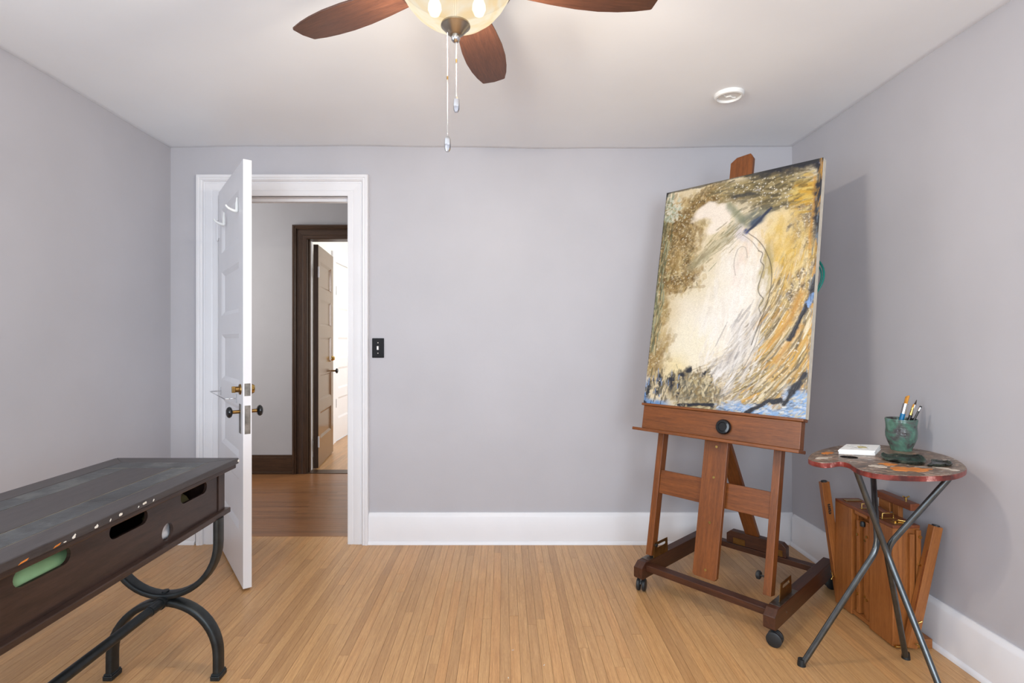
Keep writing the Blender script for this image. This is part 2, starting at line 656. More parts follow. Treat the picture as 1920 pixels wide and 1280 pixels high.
lab(window('window_1', 'x', RW[0][0], RW[0][1], zs0, zs1, YR, -1), 'white sash window behind the viewer, nearer the table')
lab(window('window_2', 'x', RW[1][0], RW[1][1], zs0, zs1, YR, -1), 'white sash window behind the viewer, nearer the easels')
lab(window('window_3', 'y', LW[0], LW[1], LW[2], LW[3], XL, -1), 'white sash window in the left wall')


# baseboards: board with eased cap and a small shoe
def base_profile(h=0.18, t=0.019):
    return [(0, 0.0), (t + .011, 0.0), (t + .010, 0.010), (t + .004, 0.017), (t, 0.019), (t, h - .022), (t - .004, h - .013), (t - .009, h - .008), (t - .012, h), (0, h)]


def baseboard(name, kind, p, a0, a1, label, mat='white', h=0.18):
    pr = base_profile(h)
    m = MB()
    n = len(pr)
    vs = []
    for a in (a0, a1):
        for d, z in pr:
            if kind == 'back':
                vs.append((a, p - d, z))
            elif kind == 'right':
                vs.append((p - d, a, z))
            else:
                vs.append((p + d, a, z))
    fs = [(i, (i + 1) % n, n + (i + 1) % n, n + i) for i in range(n)] + [tuple(range(n)), tuple(range(2 * n - 1, n - 1, -1))]
    m.add(vs, fs)
    return struct(m.build(name, mat, None, 40), label)


baseboard('baseboard_back', 'back', YB, -0.785, XR, 'tall white baseboard along the back wall')
baseboard('baseboard_back_corner', 'back', YB, XL, -1.785, 'short white baseboard between the corner and the door casing')
baseboard('baseboard_right', 'right', XR, YR, YB - 0.031, 'tall white baseboard along the right wall')
baseboard('baseboard_left', 'left', XL, YR, YB - 0.031, 'tall white baseboard along the left wall')


# door casing: swept moulding with mitred corners, and jambs
def casing(name, xl, xr, zt, y, w, mat, matx, label, zb=0.0, sgn=-1, sides=(1, 1, 1)):
    root = struct(empty(name, ((xl + xr) / 2, y, 0)), label)
    k = w / 0.125
    prof = [(0.0, 0.0), (0.0, 0.014), (0.004, 0.018), (0.030, 0.019), (0.034, 0.016), (0.040, 0.019), (0.076, 0.020), (0.080, 0.016), (0.085, 0.017), (0.088, 0.027), (0.096, 0.033), (0.104, 0.030), (0.108, 0.035), (0.120, 0.035), (0.125, 0.030), (0.125, 0.0)]
    ox = (xl + xr) / 2

    def seg(fn, nm, mt):
        vs = []
        for e in (0, 1):
            for tt, h in prof:
                X, Z = fn(tt * k, e)
                vs.append((X - ox, sgn * h, Z))
        n = len(prof)
        fs = [(i, i + 1, n + i + 1, n + i) for i in range(n - 1)]
        MB().add(vs, fs).build(nm, mt, root, 35)
    if sides[0]:
        seg(lambda t_, e: (xl - t_, zb if e == 0 else zt + t_), 'casing_leg', mat)
    if sides[1]:
        seg(lambda t_, e: (xl - t_ if e == 0 else xr + t_, zt + t_), 'casing_head', matx)
    if sides[2]:
        seg(lambda t_, e: (xr + t_, zb if e == 0 else zt + t_), 'casing_leg', mat)
    return root


c1 = casing('trim_1', DX0, DX1, DZ, YB, 0.122, 'white', 'white', 'white moulded casing around the doorway')
ox = (DX0 + DX1) / 2
for s, xx in ((1, DX0), (-1, DX1)):
    a, b = sorted((xx - ox - s * .02, xx - ox))
    box('jamb', 'white', c1, (a, b, -0.012, WT + .012, 0, DZ + .02))
    a, b = sorted((xx - ox, xx - ox + s * .012))
    box('door_stop', 'white', c1, (a, b, 0.045, 0.082, 0, DZ))
box('head_jamb', 'white', c1, (DX0 - ox, DX1 - ox, -0.012, WT + .012, DZ, DZ + .02))
box('head_stop', 'white', c1, (DX0 - ox + .012, DX1 - ox - .012, 0.045, 0.082, DZ - .016, DZ))
box('threshold_strip', 'hallboard', c1, (DX0 - ox, DX1 - ox, WT - .025, WT + .028, -0.013, 0.0012), 0.001)


# ------------------------------------------------------------------ doors: five-panel leaves
def door_leaf(root, W, Hh, T, panels, mat, z0=0.012, stile=0.105):
    """leaf in local coords: x along width from hinge, y thickness 0..T, stiles, rails and sunk panels with mouldings"""
    edges = [z0] + [q for p in panels for q in p] + [z0 + Hh]
    box('stile', mat, root, (0, stile, 0, T, z0, z0 + Hh), 0.0015)
    box('stile', mat, root, (W - stile, W, 0, T, z0, z0 + Hh), 0.0015)
    for i in range(0, len(edges), 2):
        box('rail', mat, root, (stile, W - stile, 0.0003, T - .0003, edges[i], edges[i + 1]))
    for a, b in panels:
        m = MB()
        m.box(stile, W - stile, T / 2 - .005, T / 2 + .005, a, b)
        pn = m.build('panel', mat, root)
        # sticking moulding: bevelled ring on both faces
        mm = MB()
        x0, x1 = stile, W - stile
        i1, i2 = 0.012, 0.022
        for y0, y1, y2 in ((0.0005, 0.007, T / 2 - .005), (T - .0005, T - .007, T / 2 + .005)):
            rings = []
            for ins, yy in ((0, y0), (i1, y1), (i2, y2)):
                rings.append([(x0 + ins, yy, a + ins), (x1 - ins, yy, a + ins), (x1 - ins, yy, b - ins), (x0 + ins, yy, b - ins)])
            vs = [p for r in rings for p in r]
            fs = []
            for r in (0, 1):
                for k in range(4):
                    fs.append((r * 4 + k, r * 4 + (k + 1) % 4, r * 4 + 4 + (k + 1) % 4, r * 4 + 4 + k))
            mm.add(vs, fs)
        mm.build('panel_moulding', mat, pn)


# the open white door, hinged on the left jamb, swung into the room
d1 = struct(empty('door_1', (-1.645, 3.028, 0), math.atan2(-0.802, 0.598)), 'open white five-panel door with black knobs')
DW, DT = 0.705, 0.038
door_leaf(d1, DW, 2.018, DT, [(0.262, 0.509), (0.611, 0.859), (0.96, 1.211), (1.315, 1.56), (1.664, 1.909)], 'white')
# local -y side is the room face seen at the left; leaf spans y 0..DT
for zz in (0.25, 1.81):
    hg = MB().cyl((-0.004, -0.006, zz - .05), (-0.004, -0.006, zz + .05), 0.0065, n=12)
    hg.ball((-0.004, -0.006, zz + .054), 0.007).ball((-0.004, -0.006, zz - .054), 0.007)
    hg.box(-0.001, 0.03, -0.002, 0.0005, zz - .046, zz + .046)
    hg.build('hinge', 'white', d1, 40)


def knob(side, parent, zz, xx, mat='gloss_black'):
    y0 = 0.0 if side < 0 else DT
    pr = MB()
    pr.cyl((xx, y0, zz), (xx, y0 + side * .034, zz), 0.0085, n=14)
    k = pr.build('knob_shank', 'oldbrass', parent, 40)
    prof = [(0.0001, 0), (0.012, 0.001), (0.022, 0.005), (0.0265, 0.011), (0.0265, 0.016), (0.022, 0.023), (0.012, 0.027), (0.0001, 0.028)]
    kb = MB().lathe(prof, 24)
    kb.build('knob', mat, k, 50, loc=(xx, y0 + side * .034, zz), rot=(R90 if side < 0 else -R90, 0, 0))


for s in (-1, 1):
    knob(s, d1, 0.838, DW - .062)
box('escutcheon', 'pewter', d1, (DW - .082, DW - .042, -0.003, 0.0, 0.735, 0.875), 0.001)
box('escutcheon', 'pewter', d1, (DW - .082, DW - .042, DT, DT + .003, 0.735, 0.875), 0.001)
box('mortise_plate', 'pewter', d1, (DW - .0005, DW + .0015, 0.007, DT - .006, 0.738, 0.872), 0.0005)
db = MB().lathe([(0.0001, 0), (0.026, 0), (0.024, 0.006), (0.014, 0.008), (0.014, 0.022), (0.011, 0.024), (0.0001, 0.024)], 24)
db.build('deadbolt_rose', 'oldbrass', d1, 40, loc=(DW - .06, 0, 0.945), rot=(R90, 0, 0))
MB().lathe([(0.0001, 0), (0.026, 0), (0.024, 0.012), (0.019, 0.022), (0.0001, 0.023)], 24).build('deadbolt_cylinder', 'brass', d1, 40, loc=(DW - .06, DT, 0.945), rot=(-R90, 0, 0))
box('thumb_turn', 'oldbrass', d1, (DW - .066, DW - .054, -0.038, -0.022, 0.93, 0.96), 0.002)
box('bolt_plate', 'pewter', d1, (DW - .0005, DW + .0015, 0.006, DT - .006, 0.917, 0.976), 0.0005)
# wire towel bar
tb = MB().tube([(0.08, -0.001, 0.893), (0.08, -0.05, 0.893), (0.083, -0.053, 0.893), (0.543, -0.053, 0.893), (0.546, -0.05, 0.893), (0.546, -0.001, 0.893)], 0.0028, 8)
tbo = lab(tb.build('towel_bar', 'chrome', d1, 60), 'thin chrome wire towel bar')
for xx in (0.08, 0.546):
    box('mount', 'chrome', tbo, (xx - .007, xx + .007, -0.003, 0.0, 0.87, 0.916), 0.001)
# stick-on hooks
for xx in (0.206, 0.577):
    hk = MB()
    pts = []
    for k in range(9):
        a = math.radians(-8 + 88 * k / 8)
        pts.append((xx, -0.004 - 0.05 * math.sin(max(a, 0)) ** 1.2, 1.808 + 0.03 * (1 - math.cos(a))))
    hk.tube([(xx, -0.003, 1.875), (xx, -0.004, 1.84)] + pts, [0.004, 0.008] + [0.009 - 0.0006 * k for k in range(9)], 10)
    hk.build('hook', 'plastic', d1, 60)

# ------------------------------------------------------------------ hall and far room
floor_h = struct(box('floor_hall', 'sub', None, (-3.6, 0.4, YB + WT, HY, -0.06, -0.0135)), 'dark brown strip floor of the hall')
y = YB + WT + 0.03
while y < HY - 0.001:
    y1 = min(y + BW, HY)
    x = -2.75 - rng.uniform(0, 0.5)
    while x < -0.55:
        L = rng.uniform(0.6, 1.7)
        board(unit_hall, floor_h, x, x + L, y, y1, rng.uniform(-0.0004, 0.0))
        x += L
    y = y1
HZ = 2.62
struct(box('wall_hall_left', 'hallwall', None, (-3.7, -3.6, YB + WT, HY, 0, HZ)), 'grey end wall of the hall')
struct(box('wall_hall_right', 'hallwall', None, (0.4, 0.5, YB + WT, HY, 0, HZ)), 'grey wall at the other end of the hall')
wh = MB()
FX0, FX1, FZ = -1.742, -0.98, 2.072
wh.box(-3.7, FX0 - .02, HY, HY + .12, 0, HZ).box(FX1 + .02, 0.5, HY, HY + .12, 0, HZ).box(FX0 - .02, FX1 + .02, HY, HY + .12, FZ + .02, HZ)
struct(wh.build('wall_hall_far', 'hallwall'), 'grey far wall of the hall')
struct(box('ceiling_hall', 'ceiling', None, (-3.7, 0.5, YB + WT, HY + .12, HZ, HZ + .05)), 'hall ceiling')
# back of the room wall above the lower ceiling, closes the hall
struct(box('wall_hall_near', 'hallwall', None, (-3.7, 0.5, YB + WT - .02, YB + WT, ZC + .061, HZ)), 'upper hall wall above the doorway')
struct(box('wall_hall_near_left', 'hallwall', None, (-3.7, XL - WT - .001, YB + WT - .02, YB + WT, 0, ZC + .06)), 'hall wall beyond the room corner')
bh = MB().box(-3.6, FX0 - .118, HY - .02, HY, 0, 0.148).box(-3.6, FX0 - .118, HY - .013, HY, 0.148, 0.165).box(-3.6, FX0 - .118, HY - .032, HY - .02, 0, 0.02)
struct(bh.build('baseboard_hall', 'stainX', None, None, 0.002), 'dark stained baseboard in the hall')
c2 = casing('trim_2', FX0, FX1, FZ, HY, 0.122, 'stain', 'stainX', 'dark stained oak casing of the doorway across the hall')
ox = (FX0 + FX1) / 2
for s, xx in ((1, FX0), (-1, FX1)):
    a, b = sorted((xx - ox - s * .02, xx - ox))
    box('jamb', 'stain', c2, (a, b, -0.01, 0.06, 0, FZ + .02))
    box('inner_jamb', 'white', c2, (a, b, 0.06, 0.13, 0, FZ + .02))
    a, b = sorted((xx - ox, xx - ox + s * .013))
    box('door_stop', 'stain', c2, (a, b, 0.03, 0.062, 0, FZ))
box('head_jamb', 'stainX', c2, (FX0 - ox, FX1 - ox, -0.01, 0.13, FZ, FZ + .02))
box('sill', 'stainX', c2, (FX0 - ox, FX1 - ox, -0.01, 0.12, -0.012, 0.004), 0.002)

FL, FR, FYE = -1.955, 0.55, 7.4
floor_f = struct(box('floor_far_room', 'sub', None, (FL, FR, HY, FYE, -0.06, -0.0135)), 'light oak floor of the far room')
x = FL
while x < -1.1:
    y = HY + .12
    while y < 7.3:
        L = rng.uniform(0.5, 1.4)
        board(unit, floor_f, x, x + BW, y, min(y + L, 7.39), 0.0)
        y += L
    x += BW
box('floorboard_remainder', 'board', floor_f, (x, FR, HY + .12, FYE, -0.013, 0))['kind'] = 'stuff'
CY0, CY1 = 6.06, 6.80
wf = MB().box(FL - .1, FL, HY + .12, CY0 - .02, 0, HZ).box(FL - .1, FL, CY1 + .02, FYE, 0, HZ).box(FL - .1, FL, CY0 - .02, CY1 + .02, 2.062, HZ).box(FL - .1, FL - .05, CY0 - .02, CY1 + .02, 0, 2.062)
struct(wf.build('wall_far_left', 'cream'), 'cream wall of the far room')
struct(box('wall_far_end', 'cream', None, (FL - .1, FR + .1, FYE, FYE + .1, 0, HZ)), 'cream end wall of the far room')
FW = (5.4, 6.8, 0.8, 2.2)
wf = MB().box(FR + .05, FR + .15, HY + .12, FW[0], 0, HZ).box(FR + .05, FR + .15, FW[1], FYE, 0, HZ).box(FR + .05, FR + .15, FW[0], FW[1], 0, FW[2]).box(FR + .05, FR + .15, FW[0], FW[1], FW[3], HZ)
struct(wf.build('wall_far_right', 'cream'), 'cream window wall of the far room')
lab(window('window_4', 'y', FW[0], FW[1], FW[2], FW[3], FR + .05, 1), 'white sash window of the far room')
struct(box('ceiling_far_room', 'ceiling', None, (FL - .1, FR + .1, HY + .12, FYE, HZ, HZ + .05)), 'far room ceiling')
baseboard('baseboard_far', 'left', FL, HY + .12, CY0 - .11, 'white baseboard in the far room', 'white', 0.15)
# varnished door standing open into the far room
d2 = struct(empty('door_2', (-1.700, 4.80, 0), math.atan2(0.72, -0.093)), 'varnished panelled door standing open in the far room')
door_leaf(d2, 0.72, 2.04, 0.036, [(0.262, 0.509), (0.611, 0.859), (0.96, 1.211), (1.315, 1.56), (1.664, 1.909)], 'door2')
box('hinge_edge', 'stain', d2, (-0.002, 0.0, -0.004, 0.04, 0.012, 2.052))
for zz in (0.25, 1.8):
    MB().cyl((-0.006, -0.008, zz - .05), (-0.006, -0.008, zz + .05), 0.007, n=12).box(-0.004, 0.0, -.012, 0.0, zz - .045, zz + .045).build('hinge', 'white', d2, 40)
pr = MB().cyl((0.658, 0.0, 0.86), (0.658, -0.034, 0.86), 0.0085, n=14).build('knob_shank', 'oldbrass', d2, 40)
prof = [(0.0001, 0), (0.012, 0.001), (0.022, 0.005), (0.0265, 0.011), (0.0265, 0.016), (0.022, 0.023), (0.012, 0.027), (0.0001, 0.028)]
MB().lathe(prof, 24).build('knob', 'gloss_black', pr, 50, loc=(0.658, -0.034, 0.86), rot=(R90, 0, 0))
MB().lathe([(0.0001, 0), (0.026, 0), (0.024, 0.012), (0.015, 0.026), (0.0001, 0.027)], 20).build('deadbolt', 'brass', d2, 40, loc=(0.658, 0, 0.99), rot=(R90, 0, 0))
# white closet door in the far room's left wall
d3 = struct(empty('door_3', (FL + .012, CY0, 0), math.pi / 2), 'closed white panelled closet door in the far room')
door_leaf(d3, CY1 - CY0, 2.048, 0.036, [(0.262, 0.509), (0.611, 0.859), (0.96, 1.211), (1.315, 1.56), (1.664, 1.909)], 'white', stile=0.1)
for zz in (0.45, 1.75):
    MB().cyl((-0.004, -0.006, zz - .05), (-0.004, -0.006, zz + .05), 0.006, n=12).build('hinge', 'pewter', d3, 40)
t3 = struct(empty('trim_3', (FL, (CY0 + CY1) / 2, 0)), 'white casing of the closet door')
hw = (CY1 - CY0) / 2
box('casing_leg', 'white', t3, (0, 0.02, -hw - .11, -hw - .004, 0, 2.075), 0.003)
box('casing_leg', 'white', t3, (0, 0.02, hw + .004, hw + .11, 0, 2.075), 0.003)
box('casing_head', 'white', t3, (0, 0.024, -hw - .12, hw + .12, 2.075, 2.19), 0.003)

# ------------------------------------------------------------------ light switch
ls = tag(empty('light_switch', (-0.731, YB, 1.134)), 'glossy black wall switch plate with white toggle beside the door casing', 'switch')
box('plate', 'gloss_black', ls, (-.035, .035, -0.0065, 0, -.057, .057), 0.004)
box('toggle', 'plastic', ls, (-.005, .005, -0.018, -0.004, -.011, .011), 0.002)
for zz in (0.03, -0.03):
    MB().cyl((0, -0.0062, zz), (0, -0.0078, zz), 0.003, n=12).build('screw', 'nickel', ls, 40)

# ------------------------------------------------------------------ ceiling disc
sd = tag(empty('smoke_detector', (1.024, 2.391, ZC)), 'round white cover plate fixed to the ceiling', 'detector')
MB().lathe([(0.052, 0.0), (0.064, 0.0), (0.064, -0.008), (0.060, -0.016), (0.053, -0.018), (0.050, -0.012), (0.050, 0.0)], 40).build('rim', 'plastic', sd, 40)
MB().lathe([(0.0001, -0.010), (0.03, -0.010), (0.0505, -0.008), (0.0505, 0.0), (0.0001, 0.0)], 40).build('dish', 'plastic', sd, 40)
MB().tube([(-.03, -.012, -.0105), (-.012, .006, -.012), (.005, -.004, -.0115), (.022, .012, -.012), (.034, .01, -.0105)], 0.0035, 8).build('ridge', 'plastic', sd, 50)

# ------------------------------------------------------------------ ceiling fan
FCX, FCY = -0.120, 1.303
fan = tag(empty('ceiling_fan', (FCX, FCY, ZC)), 'five-blade walnut ceiling fan with lit alabaster bowl and pull chains', 'ceiling fan')
MB().lathe([(0.0001, -0.002), (0.07, -0.002), (0.072, -0.012), (0.062, -0.05), (0.05, -0.07), (0.03, -0.08), (0.0001, -0.08)], 36).build('canopy', 'nickel', fan, 40)
MB().lathe([(0.0001, -0.075), (0.06, -0.078), (0.105, -0.095), (0.118, -0.12), (0.118, -0.175), (0.10, -0.20), (0.075, -0.215), (0.0001, -0.215)], 40).build('motor_housing', 'nickel', fan, 40)
MB().lathe([(0.0001, -0.214), (0.085, -0.216), (0.135, -0.224), (0.147, -0.230), (0.147, -0.241), (0.1445, -0.241), (0.1445, -0.236), (0.0001, -0.236)], 40).build('light_fitter', 'nickel', fan, 40)
zb = 2.081 - ZC
R0, R1 = 0.135, 0.53


def blade_outline():
    st = [(0.0, 0.040), (0.12, 0.048), (0.3, 0.058), (0.48, 0.065), (0.64, 0.066), (0.78, 0.061), (0.89, 0.053), (0.965, 0.0445), (0.992, 0.0415)]
    top, bot = [], []
    for q, w in st:
        top.append((R0 + (R1 - R0) * q, w))
        bot.append((R0 + (R1 - R0) * q - (0.004 if q > .95 else 0), -w * (1 - 0.08 * q)))
    tip = [(R1 + .001, 0.037), (R1 + .004, 0.0), (R1 - .004, -0.034)]
    return top + tip + bot[::-1]


for k in range(5):
    a = math.radians(80.6 + 72 * k)
    b = MB().prism(blade_outline(), -0.003, 0.003).build('blade', 'blade', fan, None, 0.0015, (0, 0, zb), (math.radians(-7), 0, a))
    ir = MB().box(0.09 - 0, R0 + .07, -0.018, 0.018, 0.0032, 0.0072).box(0.085, 0.115, -0.012, 0.012, 0.004, 0.03)
    ir.build('blade_iron', 'nickel', b, None, 0.001)
bowl = MB().lathe([(0.008, -0.340), (0.03, -0.339), (0.057, -0.331), (0.084, -0.317), (0.105, -0.300), (0.123, -0.278), (0.136, -0.256), (0.143, -0.238)], 56)
bo = lab(bowl.build('light_bowl', 'bowl', fan, 180), 'lit cream alabaster glass bowl')
MB().lathe([(0.0001, -0.338), (0.036, -0.338), (0.0365, -0.342), (0.033, -0.345), (0.018, -0.362), (0.011, -0.366), (0.0001, -0.366)], 32).build('finial_cap', 'nickel', fan, 40)
MB().ball((0, 0, -0.3715), 0.0115, 20, 12).build('finial_ball', 'chrome', fan, 60)
MB().cyl((0, 0, -0.236), (0, 0, -0.34), 0.006, n=10).build('centre_rod', 'nickel', fan, 40)
for k in range(3):
    a = math.radians(30 + 120 * k)
    px, py = 0.065 * math.cos(a), 0.065 * math.sin(a)
    MB().lathe([(0.0001, -0.297), (0.012, -0.293), (0.0175, -0.28), (0.0165, -0.268), (0.010, -0.252), (0.009, -0.236), (0.0001, -0.236)], 16, (px, py, 0)).build('bulb', 'bulb', fan, 60)
    d = bpy.data.lights.new('fan_bulb_light', 'POINT')
    d.energy = 66
    d.color = (1.0, 0.94, 0.86)
    d.shadow_soft_size = 0.02
    o = bpy.data.objects.new('fan_bulb_light', d)
    COL.objects.link(o)
    o.location = (FCX + px * 1.0, FCY + py * 1.0, ZC - 0.305)
for (cx_, cy_, z0_, z1_, jn) in ((-0.019, -0.010, -0.363, -0.619, -0.475), (0.002, -0.001, -0.383, -0.518, -0.428)):
    ch = MB()
    n_ = int((z0_ - z1_) / 0.0034)
    for i in range(n_):
        zz = z0_ + (z1_ - z0_) * i / n_
        ch.ball((cx_, cy_, zz), 0.00155, 6, 4)
    ch.cyl((cx_, cy_, z0_), (cx_, cy_, z1_), 0.0005, n=5)
    co = ch.build('pull_chain', 'chrome', fan, 80)
    MB().cyl((cx_, cy_, jn - .004), (cx_, cy_, jn + .004), 0.0022, n=10).build('connector', 'oldbrass', co, 40)
    MB().lathe([(0.0001, 0), (0.0045, 0), (0.0075, -0.006), (0.0082, -0.018), (0.0072, -0.031), (0.0045, -0.037), (0.0001, -0.037)], 8, (cx_, cy_, z1_)).build('chain_pull', 'chrome', co, 20)

lamp_parts = bpy.data.collections.new('fan_lamp_glass')
for o in fan.children:
    if o.name.split('.')[0] in ('light_bowl', 'light_fitter', 'bulb', 'finial_cap', 'finial_ball', 'centre_rod'):
        lamp_parts.objects.link(o)
for co_ in lamp_parts.collection_objects:
    co_.light_linking.link_state = 'EXCLUDE'
for o in list(COL.objects):
    if o.type == 'LIGHT' and o.data.type == 'POINT':
        o.light_linking.receiver_collection = lamp_parts

# ------------------------------------------------------------------ studio easel
EZ = math.radians(-47.5)
EC = (1.095, 2.487, 0)
easel = tag(empty('studio_easel', EC, EZ), 'large brown H-frame studio easel on black casters holding the abstract canvas', 'easel')
TL = math.radians(11.4)
TLOC, TROT = (0, -0.30, 0.147), (-TL, 0, 0)


def tpart(name, mat, dims, bevel=0.002, parent=easel):
    return box(name, mat, parent, dims, bevel, TLOC, TROT)


# base
for sx in (-1, 1):
    x0, x1 = sorted((sx * 0.27, sx * 0.314))
    prof = [(-0.37, 0.072), (-0.362, 0.065), (0.362, 0.065), (0.37, 0.075), (0.37, 0.115), (0.345, 0.14), (-0.34, 0.14), (-0.37, 0.118)]
    bmx = MB().prism(prof, x0, x1, axis='x').build('side_beam', 'beamY', easel, None, 0.002)
    for yy in (-0.25, 0.30):
        MB().cyl((sx * .3137, yy, 0.10), (sx * .3150, yy, 0.10), 0.004, n=10).build('screw', 'pewter', bmx, 40)
    # hinge strap and bracket at the post foot
    xa, xb = sorted((sx * 0.272, sx * 0.312))
    box('hinge_strap', 'pewter', bmx, (xa, xb, -0.31, -0.12, 0.1395, 0.142))
    xm = sx * 0.2955 if sx > 0 else sx * 0.2685
    br = MB().prism([(-0.275, 0.142), (-0.145, 0.142), (-0.150, 0.212), (-0.262, 0.212)], xm - .001, xm + .001, [slot2d(-0.205, 0.192, 0.075, 0.014, 5)], 'x')
    br.build('bracket', 'oldbrass', bmx)
box('front_stretcher', 'beamX', easel, (-0.27, 0.27, -0.335, -0.288, 0.098, 0.126), 0.002)
box('rear_stretcher', 'beamX', easel, (-0.27, 0.27, 0.225, 0.268, 0.098, 0.126), 0.002)
hb = MB().prism([(-0.145, 0.128), (0.145, 0.128), (0.145, 0.175), (0.125, 0.192), (-0.125, 0.192), (-0.145, 0.175)], 0.226, 0.266, axis='y').build('strut_block', 'beamX', easel, None, 0.002)
for xx in (-0.08, 0.1):
    box('hinge', 'oldbrass', hb, (xx - .03, xx + .03, 0.223, 0.2255, 0.13, 0.16))
# casters
for sx in (-1, 1):
    for yy in (-0.345, 0.34):
        cx = sx * 0.292
        rr = {(-1, -0.345): 0.35, (1, -0.345): -1.45, (-1, 0.34): 0.2, (1, 0.34): -0.9}[(sx, yy)]
        cas = MB().cyl((cx, yy, 0.066), (cx, yy, 0.05), 0.006, n=10)
        ca = cas.build('caster', 'steel', easel, 40)
        wh_ = MB()
        dx, dy = math.cos(rr), math.sin(rr)
        oy = 0.012
        c = Vector((cx - dy * oy, yy + dx * oy, 0.0285))
        ax = Vector((dx, dy, 0))
        for s in (-1, 1):
            wh_.tube([c + ax * s * .006, c + ax * s * .008, c + ax * s * .018, c + ax * s * .021], [0.026, 0.0283, 0.0283, 0.023], 24)
        wh_.build('wheel', 'rubber', ca, 40)
        hood = MB()
        pts = [c + Vector((-dy, dx, 0)) * (0.022 * math.cos(t_)) + Vector((0, 0, 0.024 * math.sin(t_))) for t_ in [math.radians(20 + 14 * i) for i in range(11)]]
        hood.tube(pts, 0.0058, 8)
        hood.build('caster_hood', 'rubber', ca, 50)
# tilted frame
tpart('post', 'easelZ', (-0.306, -0.275, 0.015, 0.060, 0.010, 0.80))
tpart('post', 'easelZ', (0.235, 0.266, 0.015, 0.060, 0.010, 0.80))
tpart('cross_rail', 'easelX', (-0.275, 0.235, 0.022, 0.045, 0.305, 0.415))
tpart('upper_rail', 'easelX', (-0.275, 0.235, 0.022, 0.045, 0.64, 0.74))
mast = MB().prism([(-0.054, 0.008), (-0.046, 0.0), (0.046, 0.0), (0.054, 0.012), (0.054, 1.938), (0.04, 1.962), (-0.026, 1.956), (-0.054, 1.934)], -0.011, 0.011, axis='y')
mo = mast.build('mast', 'easelZ', easel, None, 0.002, TLOC, TROT)
for ss in (0.035, 0.235, 0.43, 0.565):
    MB().cyl((0.004, -0.0105, ss), (0.004, -0.0125, ss), 0.0058, n=14).build('screw', 'brass', mo, 40)
tr = MB().box(-0.357, 0.357, -0.058, -0.012, 0.602, 0.713).build('tray_box', 'easelX', easel, None, 0.002, TLOC, TROT)
MB().box(-0.368, 0.366, -0.066, -0.012, 0.713, 0.725).build('tray_ledge', 'easelX', tr, None, 0.003)
MB().box(-0.388, 0.366, -0.094, -0.012, 0.588, 0.602).build('tray_lip', 'easelX', tr, None, 0.003)
kn = MB().lathe([(0.0001, 0), (0.031, 0), (0.033, 0.005), (0.033, 0.013), (0.029, 0.019), (0.020, 0.020), (0.018, 0.017), (0.0001, 0.017)], 28)
kn.build('clamp_knob', 'gloss_black', tr, 35, loc=(0.052, -0.058, 0.655), rot=(R90, 0, 0))
wk = MB().cyl((0.235, 0.036, 0.075), (0.200, 0.036, 0.075), 0.004, n=8)
wk.tube([(0.214, 0.036, 0.075), (0.210, 0.036, 0.075), (0.202, 0.036, 0.075), (0.198, 0.036, 0.075)], [0.014, 0.018, 0.018, 0.013], 16)
wk.build('foot_knob', 'rubber', easel, 40, loc=TLOC, rot=TROT)
wk = MB().cyl((-0.275, 0.036, 0.06), (-0.262, 0.036, 0.06), 0.008, n=12)
wk.build('foot_bolt', 'rubber', easel, 40, loc=TLOC, rot=TROT)
# rear strut
p0, p1 = Vector((-0.02, 0.246, 0.19)), Vector((-0.02, -0.102, 0.745))
dv = (p1 - p0)
L = dv.length
ang = math.atan2(dv.y, dv.z)
MB().box(-0.033, 0.033, -0.011, 0.011, 0, L).build('rear_strut', 'easelZ', easel, None, 0.002, tuple(p0), (-ang, 0, 0))

# ------------------------------------------------------------------ the painting on the easel
CW, CH = 0.735, 1.108
PX, PY = 380, 590


def vnoise(x, y, seed):
    xi, yi = np.floor(x).astype(np.int64), np.floor(y).astype(np.int64)
    xf, yf = x - xi, y - yi
    xf, yf = xf * xf * (3 - 2 * xf), yf * yf * (3 - 2 * yf)

    def h(a, b):
        n = (a * 374761393 + b * 668265263 + seed * 1442695041) & 0x7fffffff
        n = ((n ^ (n >> 13)) * 1274126177) & 0x7fffffff
        return ((n ^ (n >> 16)) & 0xffff) / 65535.0
    a, b, c, d = h(xi, yi), h(xi + 1, yi), h(xi, yi + 1), h(xi + 1, yi + 1)
    return (a * (1 - xf) + b * xf) * (1 - yf) + (c * (1 - xf) + d * xf) * yf


def fbm(x, y, seed, o=4, g=0.5):
    s, a, t_ = 0, 1, 0
    for k in range(o):
        s = s + a * vnoise(x * 2 ** k, y * 2 ** k, seed + k)
        t_ += a
        a *= g
    return s / t_


